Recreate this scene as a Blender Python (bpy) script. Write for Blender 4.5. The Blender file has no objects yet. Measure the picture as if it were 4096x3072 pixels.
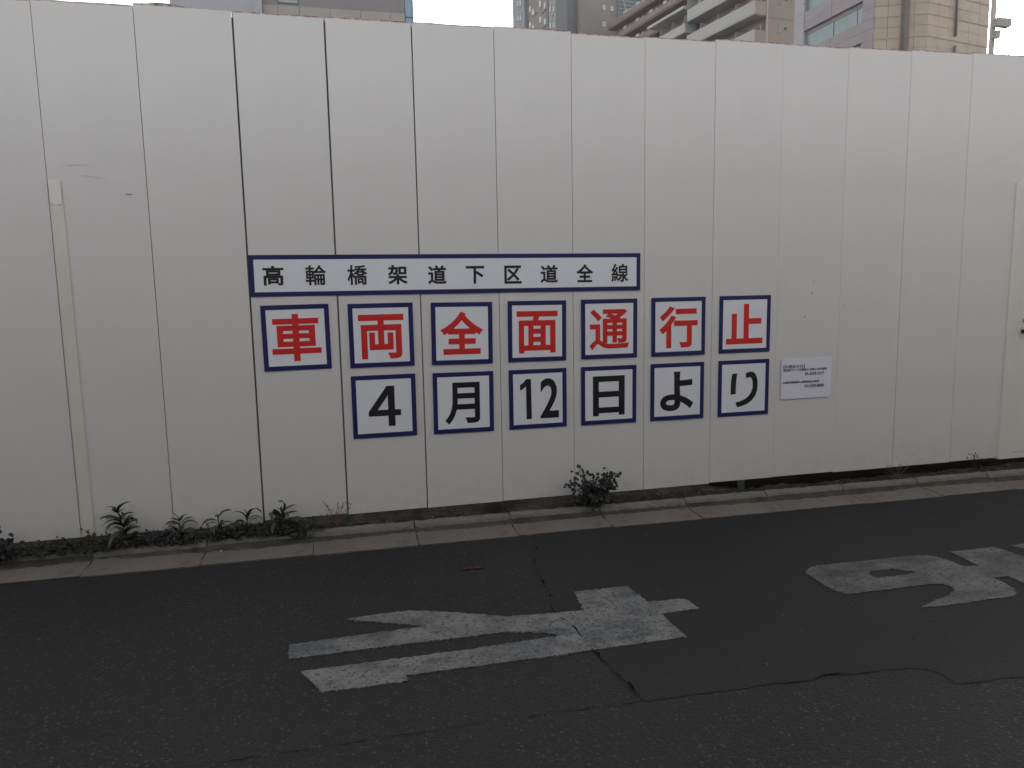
import bpy, bmesh, math, random
from mathutils import Vector, Matrix
from mathutils.geometry import tessellate_polygon

random.seed(7)
R = math.radians
scene = bpy.context.scene
COL = scene.collection

# ------------------------------------------------------------------ camera
cam_d = bpy.data.cameras.new('camera')
cam_d.sensor_fit = 'HORIZONTAL'
cam_d.sensor_width = 36.0
cam_d.lens = 36.0 * 3000.0 / 4096.0
cam_d.clip_start = 0.05
cam_d.clip_end = 3000
cam = bpy.data.objects.new('camera', cam_d)
COL.objects.link(cam)
YAW, PITCH, ROLL = 0.2370, -0.1302, -0.0187
fw = Vector((math.sin(YAW) * math.cos(PITCH), math.cos(YAW) * math.cos(PITCH), math.sin(PITCH)))
rt = Vector((math.cos(YAW), -math.sin(YAW), 0))
up = rt.cross(fw)
rt2 = math.cos(ROLL) * rt + math.sin(ROLL) * up
up2 = -math.sin(ROLL) * rt + math.cos(ROLL) * up
m = Matrix.Identity(4)
for i in range(3):
    m[i][0], m[i][1], m[i][2] = rt2[i], up2[i], -fw[i]
m[0][3], m[1][3], m[2][3] = 1.4505, -4.6715, 1.3994
cam.matrix_world = m
scene.camera = cam

# ------------------------------------------------------------------ sky, sun, exposure
SUN_AZ, SUN_EL = 40.0, 24.0          # azimuth measured from +Y towards +X
world = bpy.data.worlds.new('World')
scene.world = world
world.use_nodes = True
wn, wl = world.node_tree.nodes, world.node_tree.links
wn.clear()
sky = wn.new('ShaderNodeTexSky')
sky.sky_type = 'NISHITA'
sky.sun_disc = False
sky.sun_elevation = R(SUN_EL)
sky.sun_rotation = R(SUN_AZ)
sky.air_density = 1.0
sky.dust_density = 4.0
sky.ozone_density = 0.6
hs = wn.new('ShaderNodeHueSaturation')
hs.inputs['Saturation'].default_value = 0.12
bg = wn.new('ShaderNodeBackground')
bg.inputs['Strength'].default_value = 0.15
wo = wn.new('ShaderNodeOutputWorld')
wl.new(sky.outputs[0], hs.inputs['Color'])
wl.new(hs.outputs[0], bg.inputs['Color'])
wl.new(bg.outputs[0], wo.inputs['Surface'])

sd = bpy.data.lights.new('sun', 'SUN')
sd.energy = 2.0
sd.angle = R(0.5)
sd.color = (1.0, 0.93, 0.82)
sun = bpy.data.objects.new('sun', sd)
COL.objects.link(sun)
sv = Vector((math.sin(R(SUN_AZ)) * math.cos(R(SUN_EL)), math.cos(R(SUN_AZ)) * math.cos(R(SUN_EL)), math.sin(R(SUN_EL))))
sun.rotation_euler = sv.to_track_quat('Z', 'Y').to_euler()
sun.location = (20, 20, 40)

vs = scene.view_settings
vs.view_transform = 'Standard'
vs.look = 'None'
vs.gamma = 1.0
vs.use_curve_mapping = False
vs.exposure = 1.34
scene.cycles.max_bounces = 5
scene.cycles.diffuse_bounces = 3
scene.cycles.glossy_bounces = 2

# ------------------------------------------------------------------ materials
def mat(name, col, rough=0.6, var=0.12, scale=6.0, bump=0.0, bscale=None, metallic=0.0, spec=0.5, stretch=None, detail=6, coat=0.0):
    """Principled material whose colour drifts by +-var with a noise in object space."""
    mt = bpy.data.materials.new(name)
    mt.use_nodes = True
    nt = mt.node_tree
    n, l = nt.nodes, nt.links
    b = n['Principled BSDF']
    b.inputs['Roughness'].default_value = rough
    b.inputs['Metallic'].default_value = metallic
    b.inputs['Specular IOR Level'].default_value = spec
    b.inputs['Coat Weight'].default_value = coat
    tc = n.new('ShaderNodeTexCoord')
    mp = n.new('ShaderNodeMapping')
    if stretch:
        mp.inputs['Scale'].default_value = stretch
    l.new(tc.outputs['Object'], mp.inputs['Vector'])
    nz = n.new('ShaderNodeTexNoise')
    nz.inputs['Scale'].default_value = scale
    nz.inputs['Detail'].default_value = detail
    nz.inputs['Roughness'].default_value = 0.62
    l.new(mp.outputs[0], nz.inputs['Vector'])
    rp = n.new('ShaderNodeValToRGB')
    e = rp.color_ramp.elements
    e[0].position, e[1].position = 0.3, 0.7
    e[0].color = tuple(c * (1 - var) for c in col) + (1,)
    e[1].color = tuple(min(1, c * (1 + var)) for c in col) + (1,)
    l.new(nz.outputs['Fac'], rp.inputs['Fac'])
    l.new(rp.outputs['Color'], b.inputs['Base Color'])
    if bump:
        nb = n.new('ShaderNodeTexNoise')
        nb.inputs['Scale'].default_value = bscale or scale * 4
        nb.inputs['Detail'].default_value = 5
        l.new(mp.outputs[0], nb.inputs['Vector'])
        bp = n.new('ShaderNodeBump')
        bp.inputs['Strength'].default_value = bump
        bp.inputs['Distance'].default_value = 0.01
        l.new(nb.outputs['Fac'], bp.inputs['Height'])
        l.new(bp.outputs[0], b.inputs['Normal'])
    return mt


def mixin(mt, facnode_out, col2):
    """Lay a second colour over a material's base colour where the factor says so."""
    nt = mt.node_tree
    b = nt.nodes['Principled BSDF']
    src = b.inputs['Base Color'].links[0].from_socket
    mx = nt.nodes.new('ShaderNodeMix')
    mx.data_type = 'RGBA'
    nt.links.new(facnode_out, mx.inputs[0])
    nt.links.new(src, mx.inputs[6])
    mx.inputs[7].default_value = tuple(col2) + (1,)
    nt.links.new(mx.outputs[2], b.inputs['Base Color'])
    return mx


def ramp_noise(mt, scale, lo, hi, detail=4, vor=False, stretch=None, rough=0.6):
    nt = mt.node_tree
    n, l = nt.nodes, nt.links
    tc = n.new('ShaderNodeTexCoord')
    mp = n.new('ShaderNodeMapping')
    if stretch:
        mp.inputs['Scale'].default_value = stretch
    l.new(tc.outputs['Object'], mp.inputs['Vector'])
    if vor:
        z = n.new('ShaderNodeTexVoronoi')
        z.inputs['Scale'].default_value = scale
        out = z.outputs['Distance']
    else:
        z = n.new('ShaderNodeTexNoise')
        z.inputs['Scale'].default_value = scale
        z.inputs['Detail'].default_value = detail
        z.inputs['Roughness'].default_value = rough
        out = z.outputs['Fac']
    l.new(mp.outputs[0], z.inputs['Vector'])
    mr = n.new('ShaderNodeMapRange')
    mr.inputs['From Min'].default_value = lo
    mr.inputs['From Max'].default_value = hi
    l.new(out, mr.inputs['Value'])
    return mr.outputs[0]


def mathn(mt, op, a, b):
    nd = mt.node_tree.nodes.new('ShaderNodeMath')
    nd.operation = op
    for i, v in enumerate((a, b)):
        if isinstance(v, (int, float)):
            nd.inputs[i].default_value = v
        else:
            mt.node_tree.links.new(v, nd.inputs[i])
    return nd.outputs[0]


M = {}
# white painted steel hoarding: faint streaks, low dirt, rust along the very top edge
M['panel'] = mat('painted_panel', (0.690, 0.670, 0.654), rough=0.27, var=0.03, scale=1.3, bump=0.16, bscale=1.4, spec=0.5)
def panel_extra(mt):
    nt = mt.node_tree
    n, l = nt.nodes, nt.links
    st = ramp_noise(mt, 9.0, 0.56, 0.80, stretch=(1.0, 1.0, 0.10), detail=6)
    mixin(mt, mathn(mt, 'MULTIPLY', st, 0.11), (0.52, 0.505, 0.49))
    sp = ramp_noise(mt, 70.0, 0.70, 0.78, detail=2)
    mixin(mt, mathn(mt, 'MULTIPLY', sp, 0.22), (0.30, 0.28, 0.25))
    tc = n.new('ShaderNodeTexCoord')
    sx = n.new('ShaderNodeSeparateXYZ')
    l.new(tc.outputs['Object'], sx.inputs[0])
    # the object origin of a panel sits at its top edge: z runs from 0 downwards
    rz = n.new('ShaderNodeMapRange')
    rz.inputs['From Min'].default_value = -0.010
    rz.inputs['From Max'].default_value = 0.0
    l.new(sx.outputs['Z'], rz.inputs['Value'])
    nz = ramp_noise(mt, 9.0, 0.38, 0.68, detail=9, rough=0.75)
    fac = mathn(mt, 'MULTIPLY', rz.outputs[0], nz)
    cl = n.new('ShaderNodeClamp')
    l.new(mathn(mt, 'MULTIPLY', fac, 2.2), cl.inputs[0])
    mixin(mt, cl.outputs[0], (0.20, 0.070, 0.045))
    # splash dirt near the lower edge
    rb = n.new('ShaderNodeMapRange')
    rb.inputs['From Min'].default_value = -2.72
    rb.inputs['From Max'].default_value = -2.98
    l.new(sx.outputs['Z'], rb.inputs['Value'])
    nb = ramp_noise(mt, 14.0, 0.40, 0.75, detail=6)
    mixin(mt, mathn(mt, 'MULTIPLY', mathn(mt, 'MULTIPLY', rb.outputs[0], nb), 0.28), (0.33, 0.30, 0.26))
panel_extra(M['panel'])
M['frame_steel'] = mat('grey_steel', (0.12, 0.12, 0.12), 0.6, 0.2, 12, spec=0.3)
M['gap_shade'] = mat('gap_shade_black', (0.022, 0.021, 0.020), 0.9, 0.2, 8, spec=0.1)  # near-black tone of the added board puts the gap's shade into colour
M['strip'] = mat('yellowed_strip', (0.68, 0.65, 0.575), 0.5, 0.05, 5)
M['tape'] = mat('white_tape', (0.76, 0.74, 0.70), 0.45, 0.03, 9, bump=0.15)
M['door_frame'] = mat('door_frame_paint', (0.70, 0.66, 0.62), 0.45, 0.03, 4)
M['door_leaf'] = mat('door_leaf_paint', (0.70, 0.68, 0.65), 0.42, 0.03, 3)
M['chrome'] = mat('handle_metal', (0.30, 0.30, 0.32), 0.25, 0.05, 10, metallic=1.0)
M['sign_white'] = mat('sign_white', (0.78, 0.79, 0.835), 0.32, 0.015, 3)
M['sign_blue'] = mat('sign_blue', (0.013, 0.016, 0.105), 0.35, 0.06, 6)
M['sign_red'] = mat('sign_red', (0.64, 0.024, 0.020), 0.35, 0.04, 6)
M['sign_black'] = mat('sign_black', (0.012, 0.013, 0.015), 0.35, 0.1, 6)
M['paper'] = mat('notice_paper', (0.73, 0.73, 0.82), 0.6, 0.02, 6)
M['ink'] = mat('notice_ink', (0.05, 0.05, 0.08), 0.7, 0.1, 6)
M['scuff'] = mat('scuff', (0.10, 0.10, 0.10), 0.8, 0.2, 30)
M['scratch'] = mat('faint_scratch', (0.57, 0.56, 0.55), 0.6, 0.1, 30)


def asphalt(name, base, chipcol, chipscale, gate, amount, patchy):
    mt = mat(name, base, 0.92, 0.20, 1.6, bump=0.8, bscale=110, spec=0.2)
    f = ramp_noise(mt, 130.0, 0.40, 0.66, detail=3)
    mixin(mt, mathn(mt, 'MULTIPLY', f, 0.6), tuple(c * 1.6 for c in base))
    for sc, am in ((chipscale, 1.0), (chipscale * 1.9, 0.7)):
        v = ramp_noise(mt, sc, 0.36, 0.16, vor=True)
        k = ramp_noise(mt, sc * 0.42, gate, gate + 0.10, detail=2)
        mixin(mt, mathn(mt, 'MULTIPLY', mathn(mt, 'MULTIPLY', v, k), amount * am), chipcol)
    d = ramp_noise(mt, 0.8, 0.42, 0.72, detail=8)
    mixin(mt, mathn(mt, 'MULTIPLY', d, patchy), tuple(c * 0.55 for c in base))
    s = ramp_noise(mt, 7.0, 0.60, 0.80, detail=7, rough=0.7)
    mixin(mt, mathn(mt, 'MULTIPLY', s, 0.45), tuple(c * 1.7 for c in base))
    return mt


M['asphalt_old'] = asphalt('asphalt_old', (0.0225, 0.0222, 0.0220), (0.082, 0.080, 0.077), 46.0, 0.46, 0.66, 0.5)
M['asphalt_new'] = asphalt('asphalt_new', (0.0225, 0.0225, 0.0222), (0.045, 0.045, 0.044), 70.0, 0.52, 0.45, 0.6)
M['crack'] = mat('crack_dark', (0.008, 0.008, 0.008), 1.0, 0.2, 40, spec=0.0)


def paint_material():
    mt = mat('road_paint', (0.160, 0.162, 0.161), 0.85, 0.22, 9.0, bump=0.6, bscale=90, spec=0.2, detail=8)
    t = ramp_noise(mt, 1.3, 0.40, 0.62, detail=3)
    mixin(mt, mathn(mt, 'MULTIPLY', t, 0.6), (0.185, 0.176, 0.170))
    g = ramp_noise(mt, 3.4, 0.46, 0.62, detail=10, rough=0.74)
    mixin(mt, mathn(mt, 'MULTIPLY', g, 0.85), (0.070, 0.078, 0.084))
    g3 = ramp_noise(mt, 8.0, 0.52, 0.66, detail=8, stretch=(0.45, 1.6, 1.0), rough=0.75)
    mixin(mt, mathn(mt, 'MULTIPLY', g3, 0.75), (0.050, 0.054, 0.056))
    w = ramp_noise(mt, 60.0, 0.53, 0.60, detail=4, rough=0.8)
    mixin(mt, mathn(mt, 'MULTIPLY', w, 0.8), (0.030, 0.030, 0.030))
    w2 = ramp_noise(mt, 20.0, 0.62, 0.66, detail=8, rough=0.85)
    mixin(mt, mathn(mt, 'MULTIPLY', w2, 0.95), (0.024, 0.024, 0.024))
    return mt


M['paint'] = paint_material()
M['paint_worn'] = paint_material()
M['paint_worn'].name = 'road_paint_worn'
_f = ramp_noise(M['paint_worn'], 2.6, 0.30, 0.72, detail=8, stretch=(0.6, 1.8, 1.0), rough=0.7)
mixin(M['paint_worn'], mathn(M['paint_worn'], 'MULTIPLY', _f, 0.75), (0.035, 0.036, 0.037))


def concrete(name, base):
    mt = mat(name, base, 0.9, 0.18, 5.0, bump=0.8, bscale=70, spec=0.2, detail=9)
    g = ramp_noise(mt, 2.4, 0.40, 0.64, detail=9, rough=0.68)
    mixin(mt, mathn(mt, 'MULTIPLY', g, 0.55), tuple(c * 0.52 for c in base))
    g2 = ramp_noise(mt, 11.0, 0.56, 0.72, detail=7, rough=0.7)
    mixin(mt, mathn(mt, 'MULTIPLY', g2, 0.6), (base[0] * 0.36, base[1] * 0.40, base[2] * 0.34))
    s = ramp_noise(mt, 150, 0.60, 0.70, detail=2)
    mixin(mt, mathn(mt, 'MULTIPLY', s, 0.5), tuple(c * 0.4 for c in base))
    return mt


M['gutter'] = concrete('gutter_concrete', (0.170, 0.154, 0.138))
M['kerb'] = concrete('kerb_concrete', (0.205, 0.192, 0.172))
M['grime'] = mat('gutter_grime', (0.060, 0.056, 0.046), 1.0, 0.4, 9, bump=0.6, bscale=60, spec=0.1)
M['joint_dirt'] = mat('joint_dirt', (0.065, 0.058, 0.050), 1.0, 0.4, 12, bump=0.5, spec=0.1)
M['soil'] = mat('soil', (0.032, 0.029, 0.026), 1.0, 0.5, 12, bump=1.0, bscale=50, spec=0.1)
M['ground'] = mat('site_ground', (0.16, 0.14, 0.12), 1.0, 0.25, 0.4, spec=0.1)
M['leaf'] = mat('weed_leaf', (0.044, 0.058, 0.040), 0.6, 0.35, 9)
M['leaf_dark'] = mat('ground_leaf', (0.013, 0.016, 0.011), 0.7, 0.4, 14)
M['bush_leaf'] = mat('bush_leaf', (0.020, 0.025, 0.019), 0.7, 0.4, 14)
M['stem'] = mat('weed_stem', (0.030, 0.033, 0.024), 0.7, 0.3, 20)
M['dry'] = mat('dry_grass', (0.16, 0.11, 0.075), 0.85, 0.25, 20)
M['flower'] = mat('flower_heads', (0.085, 0.070, 0.032), 0.85, 0.3, 30)
M['red_litter'] = mat('red_scrap', (0.075, 0.016, 0.022), 0.9, 0.3, 30)
M['white_litter'] = mat('white_scrap', (0.6, 0.6, 0.58), 0.7, 0.1, 30)
M['stone'] = mat('pebbles', (0.095, 0.09, 0.085), 0.9, 0.45, 60)
M['shade_wall_dark'] = mat('shade_wall_surface', (0.14, 0.125, 0.11), 0.95, 0.2, 1.5, bump=0.4)  # surface of the unseen wall added to shade the hoarding
# buildings
M['b_blue'] = mat('blue_grey_cladding', (0.392, 0.399, 0.435), 0.6, 0.05, 0.4)
M['b_grey'] = mat('grey_cladding', (0.225, 0.217, 0.225), 0.55, 0.05, 0.4)
M['b_beige'] = mat('beige_tile_band', (0.362, 0.341, 0.319), 0.7, 0.05, 0.6)
M['b_glassblue'] = mat('blue_glass', (0.22, 0.36, 0.48), 0.2, 0.05, 0.6)
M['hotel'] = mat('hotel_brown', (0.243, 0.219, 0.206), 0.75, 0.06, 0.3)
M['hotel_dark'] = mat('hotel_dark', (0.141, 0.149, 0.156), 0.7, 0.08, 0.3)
M['hotel_blue'] = mat('hotel_blue_bay', (0.275, 0.290, 0.312), 0.7, 0.06, 0.3)
M['win_frame'] = mat('dark_window_frame', (0.094, 0.094, 0.104), 0.5, 0.1, 2)
M['win_blind'] = mat('pale_window', (0.42, 0.46, 0.47), 0.25, 0.08, 0.8)
M['win_green'] = mat('greenish_glass', (0.27, 0.34, 0.34), 0.18, 0.08, 0.8)
M['win_dark'] = mat('dark_glass', (0.090, 0.099, 0.108), 0.15, 0.2, 0.8)
M['louver'] = mat('green_louver', (0.174, 0.225, 0.225), 0.5, 0.1, 1)
M['brown'] = mat('brown_balcony', (0.268, 0.225, 0.217), 0.75, 0.06, 0.4)
M['brown_wall'] = mat('brown_wall', (0.235, 0.205, 0.196), 0.8, 0.08, 0.4)
M['apt'] = mat('apartment_render', (0.478, 0.464, 0.442), 0.75, 0.05, 0.4)
M['apt_tile'] = mat('apartment_tile', (0.341, 0.297, 0.268), 0.75, 0.06, 0.6)
M['apt_wall'] = mat('apartment_recess', (0.290, 0.239, 0.217), 0.8, 0.08, 0.5)
M['metal_white'] = mat('white_metal', (0.52, 0.51, 0.49), 0.5, 0.05, 3)
M['pink'] = mat('pinkish_stone', (0.341, 0.297, 0.304), 0.6, 0.06, 0.7)
M['pink_light'] = mat('pale_stone', (0.420, 0.399, 0.420), 0.6, 0.05, 0.7)
M['stone_tan'] = mat('tan_stone', (0.435, 0.355, 0.283), 0.5, 0.08, 0.8)
M['stone_tan2'] = mat('tan_stone_b', (0.399, 0.341, 0.275), 0.5, 0.08, 0.8)
M['joint'] = mat('stone_joint', (0.181, 0.164, 0.145), 0.9, 0.1, 1)
M['column'] = mat('dark_column', (0.174, 0.160, 0.148), 0.6, 0.1, 1)
M['pole'] = mat('pole_concrete', (0.42, 0.39, 0.35), 0.8, 0.1, 2)
M['pole_metal'] = mat('pole_metal', (0.36, 0.34, 0.32), 0.6, 0.1, 2)


# ------------------------------------------------------------------ helpers
def tag(o, label=None, cat=None, group=None, kind=None):
    if label:
        o['label'] = label
    if cat:
        o['category'] = cat
    if group:
        o['group'] = group
    if kind:
        o['kind'] = kind
    return o


def empty(name, loc=(0, 0, 0), rz=0.0):
    o = bpy.data.objects.new(name, None)
    o.empty_display_size = 0.1
    o.location = loc
    o.rotation_euler = (0, 0, rz)
    COL.objects.link(o)
    return o


def link(name, me, mt=None, parent=None):
    if mt is not None and not me.materials:
        me.materials.append(mt)
    o = bpy.data.objects.new(name, me)
    COL.objects.link(o)
    if parent is not None:
        o.parent = parent
    return o


def box_bm(bm, x0, x1, y0, y1, z0, z1):
    v = [bm.verts.new(p) for p in ((x0, y0, z0), (x1, y0, z0), (x1, y1, z0), (x0, y1, z0), (x0, y0, z1), (x1, y0, z1), (x1, y1, z1), (x0, y1, z1))]
    for f in ((0, 3, 2, 1), (4, 5, 6, 7), (0, 1, 5, 4), (1, 2, 6, 5), (2, 3, 7, 6), (3, 0, 4, 7)):
        bm.faces.new([v[i] for i in f])
    return v


def box(name, x0, x1, y0, y1, z0, z1, mt, parent=None, bevel=0.0):
    bm = bmesh.new()
    box_bm(bm, x0, x1, y0, y1, z0, z1)
    if bevel:
        bmesh.ops.bevel(bm, geom=list(bm.edges), offset=bevel, segments=2, profile=0.7, affect='EDGES')
    me = bpy.data.meshes.new(name)
    bm.to_mesh(me)
    bm.free()
    return link(name, me, mt, parent)


def prism_bm(bm, poly, holes, z0, z1):
    """Solid slab of a flat outline (x, y), with holes, between two heights."""
    loops = [[Vector((x, y, 0)) for x, y in L] for L in [poly] + list(holes)]
    flat = [p for L in loops for p in L]
    top = [bm.verts.new((p.x, p.y, z1)) for p in flat]
    bot = [bm.verts.new((p.x, p.y, z0)) for p in flat]
    for t in tessellate_polygon(loops):
        a, b, c = (flat[i] for i in t)
        idx = t if (b - a).cross(c - a).z > 0 else (t[0], t[2], t[1])
        try:
            bm.faces.new([top[i] for i in idx])
        except ValueError:
            pass
    k = 0
    for L in loops:
        n = len(L)
        for i in range(n):
            a, b = k + i, k + (i + 1) % n
            bm.faces.new((top[a], top[b], bot[b], bot[a]))
        k += n


def tube_bm(bm, pts, radii, seg=6, cap=True):
    rings = []
    for i, p in enumerate(pts):
        p = Vector(p)
        a = Vector(pts[max(0, i - 1)])
        b = Vector(pts[min(len(pts) - 1, i + 1)])
        t = (b - a).normalized()
        s = t.cross(Vector((0, 0, 1)))
        if s.length < 1e-3:
            s = t.cross(Vector((1, 0, 0)))
        s.normalize()
        q = s.cross(t)
        r = radii[i] if isinstance(radii, (list, tuple)) else radii
        rings.append([bm.verts.new(p + r * (math.cos(6.28318 * k / seg) * s + math.sin(6.28318 * k / seg) * q)) for k in range(seg)])
    for u, v in zip(rings, rings[1:]):
        for k in range(seg):
            bm.faces.new((u[k], u[(k + 1) % seg], v[(k + 1) % seg], v[k]))
    if cap:
        bm.faces.new(rings[0])
        bm.faces.new(rings[-1][::-1])


def bm_obj(name, bm, mt, parent=None, smooth=False, fix=True):
    if fix:
        bmesh.ops.recalc_face_normals(bm, faces=list(bm.faces))
    me = bpy.data.meshes.new(name)
    bm.to_mesh(me)
    bm.free()
    if smooth:
        for p in me.polygons:
            p.use_smooth = True
    return link(name, me, mt, parent)


# ------------------------------------------------------------------ the setting: ground, road, gutter, soil
ROAD_Z = -0.11
bm = bmesh.new()
prism_bm(bm, [(-400, -400), (400, -400), (400, 400), (-400, 400)], [], -0.9, -0.40)
tag(bm_obj('ground', bm, M['ground']), kind='structure')


def edge_y(x):      # line where the gutter apron meets the asphalt
    return -0.352 - 0.017 * x


bm = bmesh.new()
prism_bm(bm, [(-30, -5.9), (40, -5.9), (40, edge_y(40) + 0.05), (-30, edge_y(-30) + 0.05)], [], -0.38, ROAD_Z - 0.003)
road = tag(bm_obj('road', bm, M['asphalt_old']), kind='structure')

SEAM = [(-30, -2.22), (-4, -2.24), (0.0, -2.25), (0.684, -2.255), (0.94, -2.258), (1.127, -2.263), (1.414, -2.266), (1.794, -2.27), (1.963, -2.275), (2.224, -2.279), (2.323, -2.282), (2.502, -2.293), (2.691, -2.299), (2.907, -2.311), (3.032, -2.306), (3.175, -2.335), (3.234, -2.308), (3.329, -2.33), (3.516, -2.34), (3.636, -2.364), (3.674, -2.413), (3.664, -2.492), (3.726, -2.503), (3.856, -2.505), (3.953, -2.519), (6, -2.53), (40, -2.6)]


def rough_line(pts, step, amp, seed):
    rnd = random.Random(seed)
    out = []
    for (x0, y0), (x1, y1) in zip(pts, pts[1:]):
        L = math.hypot(x1 - x0, y1 - y0)
        n = max(1, min(400, int(L / step)))
        for i in range(n):
            t = i / n
            out.append((x0 + (x1 - x0) * t + rnd.uniform(-amp, amp), y0 + (y1 - y0) * t + rnd.uniform(-amp, amp)))
    out.append(pts[-1])
    return out


CR = [(2.575, -0.601), (2.528, -0.679), (2.482, -0.837), (2.468, -0.931), (2.454, -1.094), (2.446, -1.177), (2.435, -1.309), (2.403, -1.45), (2.406, -1.557), (2.43, -1.592), (2.443, -1.688), (2.447, -1.762), (2.45, -1.861), (2.455, -1.923), (2.465, -1.994), (2.472, -2.056), (2.479, -2.116), (2.488, -2.167), (2.488, -2.229), (2.501, -2.296)]
left_edge = rough_line([(2.60, edge_y(2.6) + 0.06)] + CR, 0.025, 0.004, 4)
low_edge = rough_line([p for p in SEAM if 2.6 <= p[0] <= 6], 0.03, 0.004, 3)
bm = bmesh.new()
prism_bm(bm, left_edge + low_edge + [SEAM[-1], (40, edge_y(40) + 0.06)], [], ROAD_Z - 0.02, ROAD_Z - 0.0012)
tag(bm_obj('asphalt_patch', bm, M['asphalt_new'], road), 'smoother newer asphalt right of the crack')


def crack(pts, wid, seed, z):
    rnd = random.Random(seed)
    line = rough_line(pts, 0.022, 0.006, seed)
    bm = bmesh.new()
    prev = None
    for i, (x, y) in enumerate(line):
        a = Vector(line[max(0, i - 1)])
        b = Vector(line[min(len(line) - 1, i + 1)])
        t = (b - a)
        if t.length < 1e-6:
            continue
        t.normalize()
        nrm = Vector((-t.y, t.x))
        w = wid * rnd.uniform(0.15, 1.0) * (0.25 + 0.75 * math.sin(i * 0.37 + seed) ** 2)
        if rnd.random() < 0.06:
            prev = None
            continue
        p = Vector((x, y))
        cur = (bm.verts.new((*(p + nrm * w), z)), bm.verts.new((*(p - nrm * w), z)))
        if prev:
            bm.faces.new((prev[0], prev[1], cur[1], cur[0]))
        prev = cur
    bmesh.ops.recalc_face_normals(bm, faces=list(bm.faces))
    o = bm_obj('crack', bm, M['crack'], road)
    return o


crack(CR[:4], 0.0040, 10, ROAD_Z + 0.0012)
crack(CR[4:9], 0.0060, 11, ROAD_Z + 0.0012)
crack(CR[8:], 0.0065, 12, ROAD_Z + 0.0052)
crack([p for p in SEAM if -1 <= p[0] <= 2.6], 0.0026, 15, ROAD_Z + 0.0012)
crack([p for p in SEAM if 2.5 <= p[0] <= 6], 0.0016, 16, ROAD_Z + 0.0015)
crack([(3.0, -2.31), (3.18, -2.33), (3.24, -2.31), (3.4, -2.335)], 0.0045, 13, ROAD_Z + 0.0022)

# L-shaped gutter blocks, each its own piece
gutter = tag(empty('gutter', (0, 0, 0)), kind='structure')
PROF_APRON = [(-0.150, -0.094), (-0.175, -0.100), (-0.20, -0.1020), (-0.225, -0.1028), (-0.25, -0.1034), (-0.28, -0.1040), (-0.31, -0.1044), (-0.335, -0.1047), (-0.36, -0.1050), (-0.395, -0.1065), (-0.395, -0.30), (-0.150, -0.30)]
PROF_KERB = [(-0.070, -0.058), (-0.110, -0.052), (-0.126, -0.055), (-0.138, -0.064), (-0.145, -0.078), (-0.1495, -0.095), (-0.1495, -0.30), (-0.070, -0.30)]


def extrude_profile(bm, prof, x0, x1, nseg, jit, rnd, edge_jit=0.0):
    rings = []
    for i in range(nseg + 1):
        x = x0 + (x1 - x0) * i / nseg
        ring = []
        for (y, z) in prof:
            live = z > -0.2
            ring.append(bm.verts.new((x + (rnd.uniform(-edge_jit, edge_jit) if i in (0, nseg) else 0), y + (rnd.uniform(-jit, jit) if live else 0), z + (rnd.uniform(-jit, jit) * 0.6 if live else 0))))
        rings.append(ring)
    n = len(prof)
    for u, v in zip(rings, rings[1:]):
        for k in range(n):
            bm.faces.new((u[k], u[(k + 1) % n], v[(k + 1) % n], v[k]))
    bm.faces.new(rings[0])
    bm.faces.new(rings[-1][::-1])


rnd = random.Random(5)
pitch = 0.608
xk = 0.085 - 8 * pitch
for i in range(26):
    x0 = xk + i * pitch
    dy = -0.017 * (x0 + pitch / 2) + 0.043 + rnd.uniform(-0.006, 0.006) - 0.0
    rz = R(-0.97) + rnd.uniform(-0.004, 0.004)
    blk = empty('gutter_block', (x0, dy, rnd.uniform(-0.001, 0.001)), rz)
    blk.parent = gutter
    g = 0.0022 + rnd.uniform(0, 0.0022)
    bm = bmesh.new()
    extrude_profile(bm, PROF_APRON, g, pitch - g, 12, 0.0011, rnd, 0.0040)
    bm_obj('apron', bm, M['gutter'], blk)
    bm = bmesh.new()
    extrude_profile(bm, PROF_KERB, g, pitch - g, 22, 0.0030, rnd, 0.004)
    bm_obj('kerb', bm, M['kerb'], blk)
# dark silt lying in the inner corner of the gutter and in its joints
bm = bmesh.new()
N = 420
prev = None
rs = random.Random(9)
for i in range(N + 1):
    x = -4.6 + 15.2 * i / N
    oy = -0.017 * x + 0.043
    w = 0.022 + 0.030 * abs(math.sin(x * 1.7) * math.sin(x * 0.63 + 1)) + rs.uniform(-0.006, 0.006)
    cur = (bm.verts.new((x, -0.143 + oy, -0.078)), bm.verts.new((x, -0.158 + oy - w * 0.4, -0.0955 + rs.uniform(0, 0.002))), bm.verts.new((x, -0.165 + oy - w, -0.1035 + rs.uniform(-0.001, 0.001))))
    if prev:
        bm.faces.new((prev[0], prev[1], cur[1], cur[0]))
        bm.faces.new((prev[1], prev[2], cur[2], cur[1]))
    prev = cur
tag(bm_obj('gutter_silt', bm, M['grime'], gutter), 'dark silt in the corner of the gutter', kind='stuff')
bm = bmesh.new()
prism_bm(bm, [(-4.7, edge_y(-4.7) - 0.0), (10.9, edge_y(10.9) - 0.0), (10.9, -0.10), (-4.7, -0.04)], [], -0.36, -0.1085)
bm_obj('joint_filling', bm, M['joint_dirt'], gutter)


def soil_h(x, y):
    oy = -0.017 * x + 0.043
    s = max(0.0, min(1.0, (y - (-0.085 + oy)) / 0.16))
    h = -0.062 + 0.035 * s
    if x > 3.9:
        k = min(1.0, (x - 3.9) / 0.5)
        if y > -0.05:
            h -= k * 0.10 * min(1.0, (y + 0.05) / 0.06)
    hx, hy = (x - 2.44) / 0.16, (y + 0.0) / 0.07
    h -= 0.075 * math.exp(-(hx * hx + hy * hy))
    h += 0.010 * math.sin(x * 9.1 + 2 * math.sin(y * 40)) * math.sin(x * 3.3 + y * 20) + 0.006 * math.sin(x * 41 + y * 63)
    return h


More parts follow.
